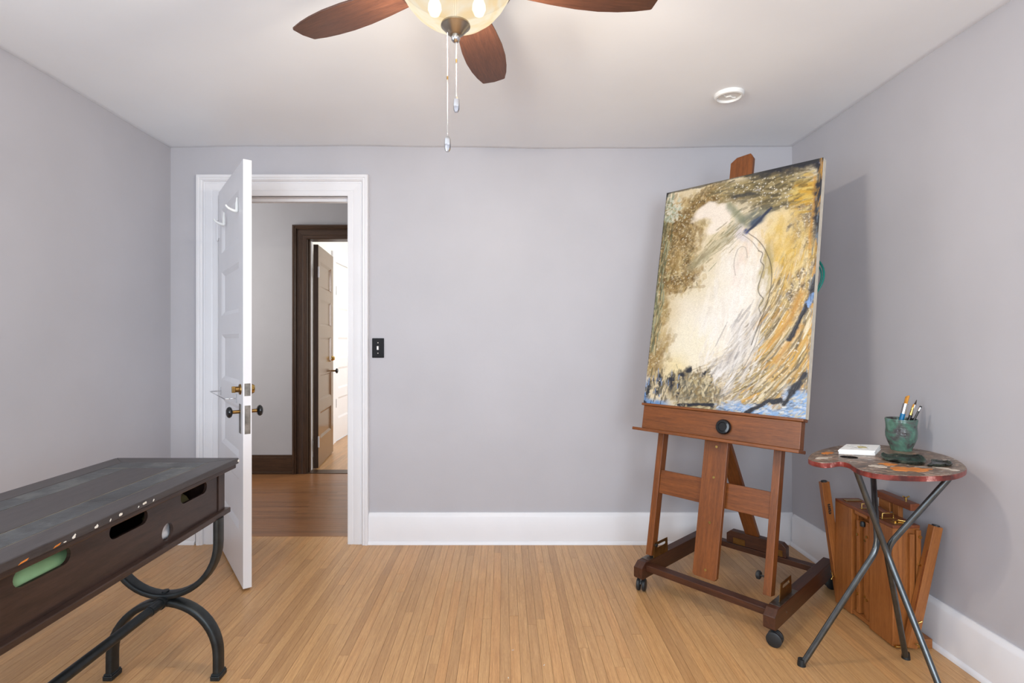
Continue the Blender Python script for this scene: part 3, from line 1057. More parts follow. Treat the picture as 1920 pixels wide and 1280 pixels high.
def paint_canvas():
    """pigment and impasto height on a grid: underpainting, then thousands of dabs and drops"""
    R = np.random.RandomState(5)
    jj, ii = np.mgrid[0:PY + 1, 0:PX + 1]
    A = CH / CW
    u, v = ii / PX, jj / PY
    x, y = u, v * A                     # both in canvas widths

    def sm(e0, e1, q):
        t_ = np.clip((q - e0) / (e1 - e0), 0, 1)
        return t_ * t_ * (3 - 2 * t_)
    N1 = fbm(x * 7, y * 7, 1, 5)
    N2 = fbm(x * 24, y * 24, 11, 5, 0.6)
    N3 = fbm(x * 90, y * 90, 21, 3, 0.6)
    wx = (fbm(x * 5, y * 5, 31, 5) - .5) * 0.17
    wy = (fbm(x * 5, y * 5, 41, 5) - .5) * 0.17
    C = np.zeros(u.shape + (3,))
    Hh = np.zeros(u.shape)

    def L3(c):
        return np.array(lin(c)[:3])

    def over(col, m):
        m = np.clip(m, 0, 1)[..., None]
        C[:] = C * (1 - m) + L3(col) * m

    def blob(cu, cv, ru, rv, soft=0.6, rot=0.0, warp=1.0):
        du, dv = x + wx * warp - cu, y + wy * warp - cv * A
        c_, s_ = math.cos(rot), math.sin(rot)
        a, b = du * c_ + dv * s_, -du * s_ + dv * c_
        return 1 - sm(1 - soft, 1 + soft, np.sqrt((a / ru) ** 2 + (b / (rv * A)) ** 2))

    def smooth_line(pts, k=6):
        P_ = [np.array((a, b * A)) for a, b in pts]
        P_ = [2 * P_[0] - P_[1]] + P_ + [2 * P_[-1] - P_[-2]]
        out = []
        for i in range(1, len(P_) - 2):
            a, b, c, d = P_[i - 1:i + 3]
            for q in np.arange(k) / k:
                out.append(0.5 * (2 * b + (c - a) * q + (2 * a - 5 * b + 4 * c - d) * q * q + (3 * b - a - 3 * c + d) * q ** 3))
        out.append(P_[-2])
        return out

    def stroke(pts, w, soft=0.5, warp=0.25, rag=0.8):
        best = np.full(u.shape, 9.0)
        X, Y = x + wx * warp, y + wy * warp
        L = smooth_line(pts)
        for p, q in zip(L[:-1], L[1:]):
            d = q - p
            t_ = np.clip(((X - p[0]) * d[0] + (Y - p[1]) * d[1]) / (d @ d + 1e-12), 0, 1)
            best = np.minimum(best, np.hypot(X - p[0] - t_ * d[0], Y - p[1] - t_ * d[1]))
        return 1 - sm(w * (1 - soft), w * (1 + soft), best + (N2 - .5) * w * rag)

    def dab(cx, cy, ln, w, an, col, al, lift=0.3):
        r_ = ln + w
        i0, i1 = max(int((cx - r_) * PX), 0), min(int((cx + r_) * PX) + 2, PX + 1)
        j0, j1 = max(int((cy - r_) / A * PY), 0), min(int((cy + r_) / A * PY) + 2, PY + 1)
        if i1 <= i0 or j1 <= j0:
            return
        s = (slice(j0, j1), slice(i0, i1))
        dx, dy = x[s] - cx, y[s] - cy
        c_, s_ = math.cos(an), math.sin(an)
        a, b = (dx * c_ + dy * s_) / ln, (-dx * s_ + dy * c_) / w
        m = al * (1 - sm(.55, 1.15, a ** 4 + b * b + (N3[s] - .5) * .9))
        C[s] = C[s] * (1 - m[..., None]) + col * m[..., None]
        Hh[s] += m * lift

    def dabs(mask, n, ln, w, an, cols, al, lift=0.3):
        """scatter dabs with probability following mask; an = function(x, y) -> angle"""
        p = mask.ravel() / mask.sum()
        ids = R.choice(p.size, n, p=p)
        lc = [L3(c) for c in cols]
        for q in ids:
            cx, cy = x.flat[q], y.flat[q]
            dab(cx, cy, R.uniform(*ln), R.uniform(*w), an(cx, cy), lc[R.randint(len(lc))], R.uniform(*al), lift)

    def anyway(a, b):
        return R.uniform(0, 3.14)
    # ---- underpainting
    C[:] = L3((226, 208, 170))
    over((238, 224, 192), sm(.45, .65, N1) * .6)
    cu, cv = 0.26, 0.60 * A
    rad = np.hypot((x - cu) + wx * .4, (y - cv) * .82 + wy * .4)
    zone = sm(.46, .60, rad) * sm(.60, .42, v - (u - .6) * .35) * sm(.36, .62, u + .5 * (.30 - v))
    over((206, 184, 134), zone)
    over((244, 236, 222), blob(.56, .57, .15, .17, .55))
    over((246, 239, 227), blob(.45, .38, .21, .20, .6))
    over((245, 235, 208), blob(.29, .25, .17, .12, .6))
    over((240, 222, 172), blob(.20, .14, .09, .07, .7))
    over((232, 218, 184), blob(.30, .52, .14, .10, .8) * .7)
    over((236, 218, 190), blob(.60, .70, .10, .09, .7))
    over((212, 176, 92), blob(.84, .63, .13, .15, .6))
    over((222, 182, 84), blob(.80, .57, .09, .09, .7) * .8)
    over((232, 206, 146), blob(.80, .76, .11, .07, .7) * .8)
    over((198, 150, 46), blob(.91, .865, .09, .06, .5))
    over((190, 160, 80), blob(.80, .91, .12, .03, .6) * .8)
    left = np.zeros(u.shape)
    for b_ in ((.11, .82, .14, .11), (.10, .68, .13, .11), (.12, .57, .14, .075), (.05, .42, .05, .12), (.06, .24, .065, .10), (.05, .16, .05, .06), (.22, .91, .17, .055)):
        left = np.maximum(left, blob(*b_, .65))
    left = left * (.62 + .38 * sm(.38, .55, v))
    over((200, 176, 124), left * .85)
    top = np.maximum(blob(.66, .925, .25, .065, .6, .05), blob(.72, .87, .16, .05, .7) * .8)
    over((124, 108, 66), top * .9)
    over((82, 72, 46), blob(.62, .93, .16, .045, .7) * .7)
    spk = np.zeros(u.shape)
    for b_ in ((.93, .75, .085, .085), (.95, .50, .07, .08), (.88, .45, .04, .06)):
        spk = np.maximum(spk, blob(*b_, .6))
    over((134, 114, 86), spk * .85)
    # ---- sweeping arcs
    def tang(a, b):
        return 0.30 + 0.75 * min(max((a - .45) / .5, 0), 1) + 0.45 * min(max((b / A - .15) / .4, 0), 1) + R.uniform(-.14, .14)
    dabs(zone, 1300, (.02, .10), (.002, .007), tang, [(178, 150, 88), (150, 124, 70), (228, 210, 168), (206, 184, 132), (132, 114, 78), (238, 226, 196)], (.3, .8))
    dabs(zone, 700, (.02, .08), (.0015, .004), tang, [(106, 88, 52), (238, 226, 200), (128, 108, 66), (196, 160, 84), (150, 146, 130)], (.35, .85), .5)
    dabs(zone * sm(.55, .8, u), 120, (.04, .10), (.004, .010), tang, [(214, 164, 66), (196, 148, 62), (104, 88, 62), (232, 214, 176)], (.4, .8))
    dabs(zone, 260, (.003, .008), (.002, .006), anyway, [(240, 230, 206), (120, 98, 56), (228, 210, 170)], (.4, .9), .6)
    # ---- left crust
    def upright(a, b):
        return 1.4 + R.uniform(-.7, .7)
    dabs(left ** .8, 1300, (.010, .045), (.006, .020), upright, [(140, 106, 46), (124, 94, 42), (164, 130, 66), (150, 128, 74), (196, 168, 110), (214, 192, 142)], (.15, .45), .3)
    dabs(left ** 1.2 * sm(.40, .58, N1), 800, (.008, .035), (.004, .013), anyway, [(104, 78, 34), (120, 92, 42), (92, 74, 40), (146, 112, 54)], (.12, .42), .3)
    dabs(left ** 1.3 * sm(.40, .58, N1), 260, (.004, .022), (.0015, .004), anyway, [(70, 52, 24), (84, 64, 30)], (.3, .7), .3)
    dabs(left ** .8, 900, (.002, .007), (.002, .006), anyway, [(240, 228, 198), (230, 214, 172), (214, 194, 146), (196, 172, 120)], (.2, .7), .6)
    dabs(sm(.10, .0, u) * sm(.12, .3, v), 260, (.02, .06), (.002, .007), lambda a, b: 1.5 + R.uniform(-.2, .2), [(104, 108, 76), (150, 158, 128), (84, 78, 46), (190, 176, 126)], (.3, .8))
    dabs(blob(.06, .92, .07, .05, .6), 120, (.006, .02), (.003, .01), anyway, [(206, 208, 186), (168, 178, 152), (226, 218, 192)], (.4, .8), .6)
    # ---- top band and grey crusts
    def level(a, b):
        return R.uniform(-.25, .45)
    dabs(top, 420, (.012, .05), (.004, .014), level, [(96, 84, 52), (140, 122, 76), (72, 66, 48), (168, 148, 96), (112, 104, 80), (186, 168, 120)], (.25, .7))
    dabs(top, 240, (.002, .007), (.002, .006), anyway, [(232, 218, 184), (206, 190, 150), (244, 238, 224)], (.3, .9), .6)
    dabs(spk, 420, (.005, .018), (.003, .010), upright, [(104, 90, 70), (150, 128, 92), (88, 80, 72), (170, 148, 104), (120, 112, 104)], (.3, .75))
    dabs(spk, 520, (.0018, .005), (.0018, .0045), anyway, [(236, 222, 194), (214, 198, 166), (190, 172, 136)], (.4, .95), .7)
    dabs(blob(.84, .63, .14, .16, .6), 160, (.02, .06), (.006, .018), upright, [(224, 188, 96), (206, 166, 74), (236, 212, 150)], (.15, .4))
    dabs(blob(.91, .87, .08, .06, .6), 120, (.015, .05), (.004, .012), level, [(214, 168, 60), (184, 138, 40), (120, 96, 40), (226, 196, 110)], (.3, .7))
    # ---- pale figure: veils
    over((180, 176, 180), blob(.56, .24, .05, .10, .8, -.25) * .75)
    over((192, 188, 188), blob(.66, .33, .025, .11, .8, -.2) * .6)
    over((232, 206, 192), stroke([(.60, .68), (.56, .60), (.55, .52)], .03, .9) * .45)
    over((176, 158, 104), blob(.715, .55, .042, .13, .35, -.08, .35) * .85)
    dabs(blob(.55, .42, .15, .28, .7), 220, (.03, .10), (.006, .02), lambda a, b: 1.45 + R.uniform(-.3, .3), [(250, 246, 238), (240, 230, 212), (226, 216, 200), (248, 240, 226)], (.12, .4))
    dabs(blob(.60, .24, .12, .14, .7), 160, (.02, .09), (.003, .009), lambda a, b: 1.1 + R.uniform(-.25, .25), [(160, 154, 150), (232, 226, 216), (196, 188, 176), (246, 242, 234)], (.2, .6))
    over((247, 233, 214), np.maximum(np.maximum(blob(.31, .865, .09, .032, .25, -.15, .7), blob(.42, .83, .075, .046, .2, -.2, .6)), blob(.37, .79, .05, .03, .3, .2, .7)))
    # ---- crossing wings
    over((156, 150, 118), stroke([(.58, .80), (.42, .71), (.24, .62)], .030, .85) * .6)
    over((130, 136, 108), stroke([(.47, .87), (.54, .815), (.60, .775)], .022, .8) * .8)
    over((112, 118, 104), blob(.645, .80, .07, .022, .6, .35, .5) * .85)
    over((74, 88, 104), blob(.655, .775, .045, .016, .5, .75, .5))
    over((44, 54, 76), stroke([(.60, .742), (.645, .765), (.70, .81), (.725, .828)], .009, .6, .15))
    over((70, 80, 124), blob(.60, .742, .018, .012, .5, 0, .4))
    over((206, 202, 214), blob(.57, .73, .03, .03, .8) * .6)
    dabs(blob(.42, .71, .2, .05, .8, .62, .3), 120, (.015, .05), (.002, .006), lambda a, b: .68 + R.uniform(-.2, .2), [(120, 124, 92), (170, 160, 120), (214, 200, 164), (146, 130, 84)], (.25, .6))
    over((58, 58, 56), blob(.55, .905, .075, .010, .6, -.1, .5) * .9)
    over((222, 220, 216), blob(.605, .912, .032, .012, .6, .1, 1.0) * sm(.40, .50, N2))
    # ---- drawn lines
    lc = (70, 60, 46)
    over(lc, stroke([(.61, .735), (.67, .70), (.72, .65), (.758, .58), (.766, .51), (.75, .43), (.72, .36), (.68, .27)], .0026, .6, .05) * .8)
    over(lc, stroke([(.675, .655), (.70, .642), (.69, .61), (.712, .585), (.70, .54), (.688, .50), (.70, .47), (.725, .45), (.705, .42), (.722, .39)], .0026, .6, .12) * .8)
    over(lc, stroke([(.57, .735), (.63, .70), (.68, .655)], .0022, .6, .05) * .6)
    over((110, 96, 78), stroke([(.545, .56), (.53, .62), (.55, .675), (.59, .675), (.61, .63)], .0022, .6, .1) * .5)
    over((110, 98, 80), stroke([(.55, .09), (.64, .17), (.70, .27), (.73, .36)], .0026, .6, .1) * .6)
    over((96, 84, 60), stroke([(.50, .05), (.66, .11), (.80, .22), (.92, .36)], .0026, .6, .1) * .5)
    # ---- orange streaks
    for pts, w in (([(.93, .46), (.86, .35), (.78, .27)], .022), ([(.94, .34), (.88, .27), (.83, .21)], .017), ([(.962, .93), (.968, .80), (.955, .64)], .010)):
        over((214, 164, 72), stroke(pts, w, .8) * .65)
        over((186, 126, 44), stroke(pts, w * .35, .8) * .5)
    # ---- navy and blue along the edges
    nav = (30, 33, 44)
    over(nav, sm(.034 + .022 * u, .006, (1 - v) + (N2 - .5) * .05) * sm(.52, .74, u + (N1 - .5) * .2))
    over(nav, sm(.045, .012, 1 - u + (N2 - .5) * .07) * sm(.60, .74, v))
    over(nav, sm(.10, .05, (1 - u) + (1 - v) * 1.6 + (N2 - .5) * .08))
    over((134, 144, 184), sm(.11, .0, (1 - u) + (1 - v) * 1.2) * sm(.50, .56, N2))
    over(nav, sm(.05, .02, u + (1 - v) * .8 + (N2 - .5) * .04))
    over((40, 44, 40), sm(.008, .0, u + (N3 - .5) * .012) * sm(.1, .2, v))
    over((38, 40, 44), sm(.012, .004, (1 - v) + (N2 - .5) * .02) * .8)
    over(nav, stroke([(1.0, .61), (.992, .52), (.965, .43), (.925, .36), (.89, .30)], .014, .5, .4, 1.4))
    over((124, 160, 208), stroke([(.995, .47), (.975, .44), (.955, .40)], .017, .5, .4, 1.6) * sm(.44, .52, N2))
    dabs(sm(.03, .0, 1 - u) * sm(.05, .2, v), 90, (.015, .05), (.002, .006), lambda a, b: 1.5 + R.uniform(-.2, .2), [(206, 150, 52), (40, 42, 50), (150, 120, 66), (98, 112, 124)], (.3, .8))
    lowR = sm(.050, .015, v + (N2 - .5) * .06) * sm(.45, .60, u)
    over((140, 174, 212), lowR)
    over((146, 178, 214), blob(.97, .05, .08, .065, .5))
    dabs(np.maximum(lowR, blob(.97, .05, .08, .06, .5)), 260, (.008, .035), (.002, .007), lambda a, b: R.uniform(-.3, 1.0), [(196, 210, 228), (120, 156, 200), (226, 226, 220), (156, 186, 218), (74, 82, 92), (204, 190, 150)], (.3, .85), .5)
    over((116, 108, 86), blob(.34, .07, .17, .05, .6) * .75)
    dabs(blob(.34, .08, .18, .06, .6), 420, (.006, .025), (.003, .009), upright, [(92, 88, 72), (146, 126, 84), (188, 168, 120), (76, 76, 70), (222, 208, 170), (130, 104, 56)], (.3, .75), .5)
    over((104, 144, 192), sm(.035, .0, u + (N2 - .5) * .06) * sm(.14, .05, v))
    over((114, 152, 196), sm(.028, .0, v + (N2 - .5) * .03) * sm(.24, .12, u))
    for cu_, cv_, a_, b_ in ((.03, .06, .02, .06), (.09, .08, .018, .04), (.17, .085, .022, .035), (.245, .115, .028, .022), (.335, .152, .055, .014), (.30, .14, .03, .016), (.40, .135, .02, .010), (.23, .065, .013, .03)):
        over(nav, blob(cu_, cv_, a_, b_, .5, .25, 1.0) * sm(.40, .50, N2))
    dabs(blob(.10, .07, .12, .05, .6), 90, (.01, .03), (.002, .005), lambda a, b: 1.55 + R.uniform(-.2, .2), [(34, 36, 46), (58, 62, 62), (120, 150, 190), (112, 100, 70)], (.4, .9), .5)
    for pts, w in (([(.26, .010), (.36, .014), (.47, .018)], .010), ([(.68, .010), (.74, .035), (.80, .058)], .011), ([(.82, .055), (.87, .06)], .015), ([(.89, .045), (.94, .10), (.97, .13), (1.0, .17)], .016)):
        over(nav, stroke(pts, w, .4, .4, 1.8) * sm(.28, .42, N2 + .05))
    C *= (0.94 + 0.12 * N3)[..., None] * np.array([.83, .84, .88])
    return u, v, np.clip(C, 0, 1), np.clip(Hh, 0, 2.0) * .0007 + (N2 - .5) * .0006


uu, vv, CC, HH = paint_canvas()
pic = tag(empty('painting', EC, EZ), 'tall abstract canvas of cream, ochre and navy swirls standing on the easel tray', 'painting')
dF, dB = -0.049, -0.0125
PS0 = 0.7255
verts = np.stack([(uu - .5) * CW, dF - HH * (np.minimum(np.minimum(uu, 1 - uu), np.minimum(vv, 1 - vv)) > .004), PS0 + vv * CH], -1).reshape(-1, 3)
idx = np.arange((PX + 1) * (PY + 1)).reshape(PY + 1, PX + 1)
quads = np.stack([idx[:-1, :-1], idx[:-1, 1:], idx[1:, 1:], idx[1:, :-1]], -1).reshape(-1, 4)
me = bpy.data.meshes.new('paint_surface')
me.from_pydata(verts.tolist(), [], quads.tolist())
ca = me.color_attributes.new('pigment', 'FLOAT_COLOR', 'POINT')
ca.data.foreach_set('color', np.concatenate([CC.reshape(-1, 3), np.ones((verts.shape[0], 1))], 1).astype(np.float32).ravel())
t = NT('oil_paint')
at = t.n('ShaderNodeAttribute', attribute_name='pigment')
v_ = t.coords()
nz = t.noise(v_, 220, 4, 0.6)
c = t.mix(1.0, at.outputs['Color'], t.ramp(nz, [(0.3, (.86, .85, .83, 1)), (0.65, (1.05, 1.05, 1.05, 1))]), 'MULTIPLY')
t.l(c, t.b.inputs['Base Color'])
t.bump(t.noise(v_, 90, 5, 0.65), 0.4, 0.002)
t.set(Roughness=0.45)
me.materials.append(t.m)
for p in me.polygons:
    p.use_smooth = True
po = bpy.data.objects.new('paint_surface', me)
COL.objects.link(po)
po.parent = pic
po.location, po.rotation_euler = TLOC, TROT
lab(po, 'abstract oil paint surface')
hwid = CW / 2
for nm, dims in (('canvas_edge', (-hwid, -hwid + .02, dF + .0005, dB, PS0, PS0 + CH)), ('canvas_edge', (hwid - .02, hwid, dF + .0005, dB, PS0, PS0 + CH)),
                 ('canvas_edge', (-hwid + .02, hwid - .02, dF + .0005, dB, PS0, PS0 + .02)), ('canvas_edge', (-hwid + .02, hwid - .02, dF + .0005, dB, PS0 + CH - .02, PS0 + CH))):
    MB().box(*dims).build(nm, 'edge', pic, None, 0, TLOC, TROT)
MB().box(-hwid + .02, hwid - .02, dF + .002, dF + .004, PS0 + .02, PS0 + CH - .02).build('canvas_back', 'edge', pic, None, 0, TLOC, TROT)

# teal loops of cord hanging behind the canvas
cord = MB()
for r_, oz, ox_ in ((0.100, 0.0, 0.0), (0.094, -0.006, -0.004), (0.104, -0.003, -0.006)):
    pts = []
    for k in range(40):
        a = 2 * math.pi * k / 40
        pts.append((0.284 + ox_ + r_ * math.cos(a), 0.003 + 0.004 * math.sin(3 * a), 1.325 + oz + r_ * 1.08 * math.sin(a)))
    cord.tube(pts, 0.0032, 8, closed=True)
cr = cord.build('cord_loop', 'teal', None, 80, loc=(0, 0, 0))
mw = Matrix.Translation(EC) @ Matrix.Rotation(EZ, 4, 'Z') @ Matrix.Translation(TLOC) @ Matrix.Rotation(-TL, 4, 'X')
cr.data.transform(mw)
tag(cr, 'teal loops of thin cord hanging behind the canvas edge', 'cord')

# ------------------------------------------------------------------ console table
TX = -1.199
tab = tag(empty('console_table', (TX, 1.25, 0)), 'dark espresso console table with slate inlay top and hooped iron legs', 'table')
YF, YN = 1.93 - 1.25, 0.56 - 1.25      # far / near ends of the top, local
TW = 0.225
ZT = 0.748
fwid = 0.072
# mitred frame of the top
o_ = [(-TW, YN), (TW, YN), (TW, YF), (-TW, YF)]
i_ = [(-TW + fwid, YN + fwid), (TW - fwid, YN + fwid), (TW - fwid, YF - fwid), (-TW + fwid, YF - fwid)]
for k in range(4):
    k2 = (k + 1) % 4
    g_ = 0.0006
    MB().prism([o_[k], o_[k2], i_[k2], i_[k]], ZT - .020, ZT).build('top_board', 'tabletop' if k % 2 else 'tabletopX', tab, None, 0.0022)
MB().box(-TW + .006, TW - .006, YN + .006, YF - .006, ZT - .036, ZT - .0202).build('top_moulding', 'espresso', tab, None, 0.004)
MB().box(-TW + fwid, TW - fwid, YN + fwid, YF - fwid, ZT - .0195, ZT - .0014).build('inlay_bed', 'grout', tab)
# slate ring and centre panels
ix0, ix1, iy0, iy1 = -TW + fwid + .002, TW - fwid - .002, YN + fwid + .002, YF - fwid - .002
rw = 0.075


def slate(x0, x1, y0, y1):
    MB().box(x0, x1, y0, y1, ZT - .0014, ZT - .0001 - rng.uniform(0, .0007)).build('slate_tile', 'slate', tab, None, 0.0012)


slate(ix0, ix1, iy1 - rw, iy1)
slate(ix0, ix1, iy0, iy0 + rw)
ys = [iy0 + rw + .003 + (iy1 - iy0 - 2 * rw - .006) * k / 3 for k in range(4)]
for k in range(3):
    slate(ix0, ix0 + rw, ys[k] + .001, ys[k + 1] - .001)
    slate(ix1 - rw, ix1, ys[k] + .001, ys[k + 1] - .001)
MB().box(ix0 + rw + .003, ix1 - rw - .003, iy0 + rw + .003, iy1 - rw - .003, ZT - .0014, ZT - .0003).build('centre_panel', 'tabletop', tab, None, 0.001)
# apron with handhold slots (front = +x side), local y
AX = TX + 0.184
ay0, ay1 = YN + .03, 1.86 - 1.25
slots = [slot2d(yc - 1.25, 0.682, 0.146, 0.040) for yc in (1.722, 1.424, 1.158, 0.87)]
hole = circ2d(1.585 - 1.25, 0.602, 0.0265)
out_l = [(ay0, 0.572), (ay1 - .003, 0.572), (ay1 - .003, ZT - .0365), (ay0, ZT - .0365)]
MB().prism(out_l, 0.175, 0.184, slots + [hole], 'x').build('apron_front', 'espresso', tab)
MB().prism(out_l, -0.184, -0.168, [], 'x').build('apron_back', 'espresso', tab)
for ya, yb in ((ay1 - .001 + .004, ay1 + .042), (ay0 - .005 - .038, ay0 - .005)):
    for sx in (-1, 1):
        a, b = sorted((sx * .148, sx * .188))
        box('corner_post', 'espressoZ', tab, (a, b, ya, yb, 0.572, ZT - .0365), 0.0015)
    box('apron_end', 'espresso', tab, (-0.148, 0.148, (ya + yb) / 2 - .008, (ya + yb) / 2 + .008, 0.572, ZT - .0365))
box('bottom_rail', 'espresso', tab, (-0.202, 0.202, ay0 - .055, ay1 + .058, 0.554, 0.572), 0.003)
# paint spots on the table's front edge
for yy, zz, sy, sz in ((1.335, .738, .010, .006), (1.255, .735, .009, .007), (1.19, .736, .008, .007), (1.425, .739, .012, .006), (1.40, .736, .003, .004), (1.30, .735, .003, .005), (1.165, .733, .007, .002), (1.46, .736, .004, .005)):
    pts = []
    for k in range(9):
        a = 2 * math.pi * k / 9
        q = rng.uniform(.6, 1.1)
        q *= .72
        pts.append((yy - 1.25 + sy * q * math.cos(a) + .3 * sz * math.sin(a), zz + sz * q * math.sin(a)))
    MB().prism(pts, TW - .0002, TW + .0006, [], 'x').build('paint_spot', 'chip', tab)
for yy, zz, sy in ((1.145, .733, .010), (1.065, .732, .012)):
    MB().prism([(yy - 1.25 - sy, zz - .003), (yy - 1.25 + sy * .6, zz - .001), (yy - 1.25 + sy, zz + .003), (yy - 1.25 - sy * .5, zz + .001)], TW - .0002, TW + .0005, [], 'x').build('paint_spot', 'orangechip', tab)
MB().lathe([(0.0001, 0), (0.005, 0), (0.004, 0.002), (0.0001, 0.0025)], 12).build('paint_spot', 'chip', tab, 40, loc=(TW, YF - .004, ZT - .010), rot=(0, R90, 0))
# hooped iron legs: an upright hoop over an inverted one, both ends


def arc(r, zc, z_end, up):
    pts = []
    s = -1 if up else 1
    pts.append((-r, 0, z_end))
    pts.append((-r, 0, zc))
    for k in range(1, 24):
        a = math.pi - math.pi * k / 24
        pts.append((r * math.cos(a), 0, zc + s * r * math.sin(a)))
    pts.append((r, 0, zc))
    pts.append((r, 0, z_end))
    return pts


HX = 0.012
for yl in (1.842 - 1.25, 0.65 - 1.25):
    MB().tube([(p[0] + HX, yl, p[2]) for p in arc(0.186, 0.474, 0.556, True)], 0.02, 16, squash=(0.022, 0.0105, 0.5), up=(0, 1, 0)).build('upper_hoop', 'iron', tab, 45)
    lh = MB().tube([(p[0] + HX, yl, p[2]) for p in arc(0.186, 0.080, 0.004, False)], 0.02, 16, squash=(0.022, 0.0125, 0.5), up=(0, 1, 0)).build('lower_hoop', 'iron', tab, 45)
    for sx in (-1, 1):
        xf = HX + sx * .186
        MB().box(xf - .0165, xf + .0165, yl - .026, yl + .026, 0, 0.017).box(xf - .0148, xf + .0148, yl - .0242, yl + .0242, 0.017, 0.023).build('foot', 'iron', lh, None, 0.003)
    MB().cyl((HX, yl, 0.297), (HX, yl, 0.304), 0.012, n=12).build('hoop_bolt', 'iron', tab, 40)
    sg = -1 if yl > 0 else 1
    MB().tube([(HX, yl + sg * .016, 0.271), (HX, yl + sg * .034, 0.271)], 0.021, 18).build('collar', 'iron', tab, 40)
    MB().tube([(HX, yl + sg * .034, 0.271), (HX, yl + sg * .085, 0.271)], 0.0175, 18).build('sleeve', 'iron', tab, 40)
MB().tube([(HX, 0.58, 0.271), (HX, -0.585, 0.271)], 0.0158, 16).build('stretcher', 'iron', tab, 40)

# things seen through the table's openings
gr = MB().tube([(TX + .113, 1.01, 0.658), (TX + .113, 1.025, 0.658), (TX + .113, 1.12, 0.658), (TX + .113, 1.265, 0.658), (TX + .108, 1.28, 0.658)], [0.044, 0.056, 0.060, 0.058, 0.044], 24)
tag(gr.build('green_roll', 'green', None, 60, loc=(0, 0, -.0245)), 'pale green rolled cloth seen through a handhold slot of the dark table', 'cloth')
ol = MB().tube([(TX + .07, 1.655, 0.606), (TX + .10, 1.675, 0.628), (TX + .11, 1.73, 0.630), (TX + .07, 1.80, 0.610)], [0.020, 0.050, 0.052, 0.030], 16)
tag(ol.build('olive_cloth', 'olive', None, 60, loc=(0, 0, -.0025)), 'crumpled olive cloth inside the table near the door end', 'cloth')
wbg = MB()
vs, fs = [], []
for j in range(9):
    for i in range(9):
        yy = 1.535 + .10 * i / 8
        zz = 0.5735 + .075 * j / 8
        vs.append((TX + .1705 + .0025 * math.sin(i * 1.1 + j * .9) - .006 * (j < 2 + i * .35), yy, zz))
for j in range(8):
    for i in range(8):
        a = j * 9 + i
        fs.append((a, a + 1, a + 10, a + 9))
wbg.add(vs, fs)
wo = wbg.build('plastic_bag', 'bag', None, 60)
sl = wo.modifiers.new('thickness', 'SOLIDIFY')
sl.thickness = 0.002
sl.offset = 1
tag(wo, 'crumpled white plastic bag showing in the round hole of the table apron', 'bag')

# ------------------------------------------------------------------ palette table
PZ = 0.75
pt = tag(empty('palette_table', (1.33, 1.86, 0)), 'painter palette shaped side table on crossed steel tripod legs', 'table')
raw = [(1.114, 1.924), (1.157, 1.981), (1.208, 2.033), (1.266, 2.079), (1.363, 2.142), (1.444, 2.162), (1.544, 2.156), (1.590, 2.122), (1.632, 2.080), (1.650, 2.025), (1.648, 1.948), (1.620, 1.87), (1.57, 1.784), (1.518, 1.731), (1.449, 1.687), (1.387, 1.669), (1.32, 1.663), (1.237, 1.675), (1.195, 1.703), (1.182, 1.745), (1.190, 1.790), (1.203, 1.830), (1.200, 1.855), (1.183, 1.860), (1.15, 1.843), (1.119, 1.838), (1.1, 1.863), (1.1, 1.893)]
P = [Vector((a - 1.33, b - 1.86)) for a, b in raw]
smo = []
for i in range(len(P)):
    a, b, c, d = P[i - 1], P[i], P[(i + 1) % len(P)], P[(i + 2) % len(P)]
    for k in range(3):
        q = k / 3
        smo.append(tuple(0.5 * ((2 * b) + (c - a) * q + (2 * a - 5 * b + 4 * c - d) * q * q + (3 * b - a - 3 * c + d) * q ** 3)))
th_hole = [(1.27 - 1.33 + 0.030 * math.cos(2 * math.pi * k / 20), 1.934 - 1.86 + 0.025 * math.sin(2 * math.pi * k / 20)) for k in range(20)]
top = MB().prism(smo, PZ - .018, PZ, [th_hole])
to = top.build('palette_top', ['palette_rim', 'palette', 'blackwood'], pt, None, 0.003)
for p in to.data.polygons:
    inhole = math.hypot(p.center.x + .06, p.center.y - .074) < .034 and abs(p.normal.z) < .5
    p.material_index = 2 if inhole else (1 if p.normal.z > 0.9 else 0)


def smear(name, pts, mat, h=0.0010):
    P_ = [Vector((a - 1.33, b - 1.86)) for a, b in pts]
    out_ = []
    for i in range(len(P_)):
        a, b = P_[i], P_[(i + 1) % len(P_)]
        nrm = Vector((b.y - a.y, a.x - b.x))
        for k in range(5):
            out_.append(tuple(a.lerp(b, k / 5) + nrm * rng.uniform(-.16, .16)))
    MB().prism(out_, PZ + .0001, PZ + h).build(name, mat, to)


smear('paint_smear', [(1.288, 1.742), (1.30, 1.774), (1.335, 1.782), (1.385, 1.766), (1.425, 1.752), (1.40, 1.735), (1.37, 1.712), (1.33, 1.722)], 'orangechip')
smear('paint_smear', [(1.455, 1.786), (1.475, 1.775), (1.505, 1.735), (1.49, 1.727), (1.462, 1.758)], 'palewhite')
smear('paint_smear', [(1.245, 1.80), (1.275, 1.812), (1.30, 1.795), (1.29, 1.77), (1.262, 1.775)], 'palewhite')
smear('paint_smear', [(1.30, 1.83), (1.345, 1.84), (1.36, 1.815), (1.325, 1.80)], 'orangechip')
smear('paint_smear', [(1.13, 1.905), (1.16, 1.935), (1.20, 1.93), (1.165, 1.90)], 'palewhite')
smear('paint_smear', [(1.20, 1.985), (1.235, 2.02), (1.26, 2.01), (1.225, 1.98)], 'orangechip')
smear('paint_smear', [(1.55, 1.86), (1.585, 1.89), (1.60, 1.885), (1.57, 1.85)], 'palewhite')
# crossed legs; each tube bends at the bolted crossing
C0 = Vector((1.316, 1.822, 0.455))


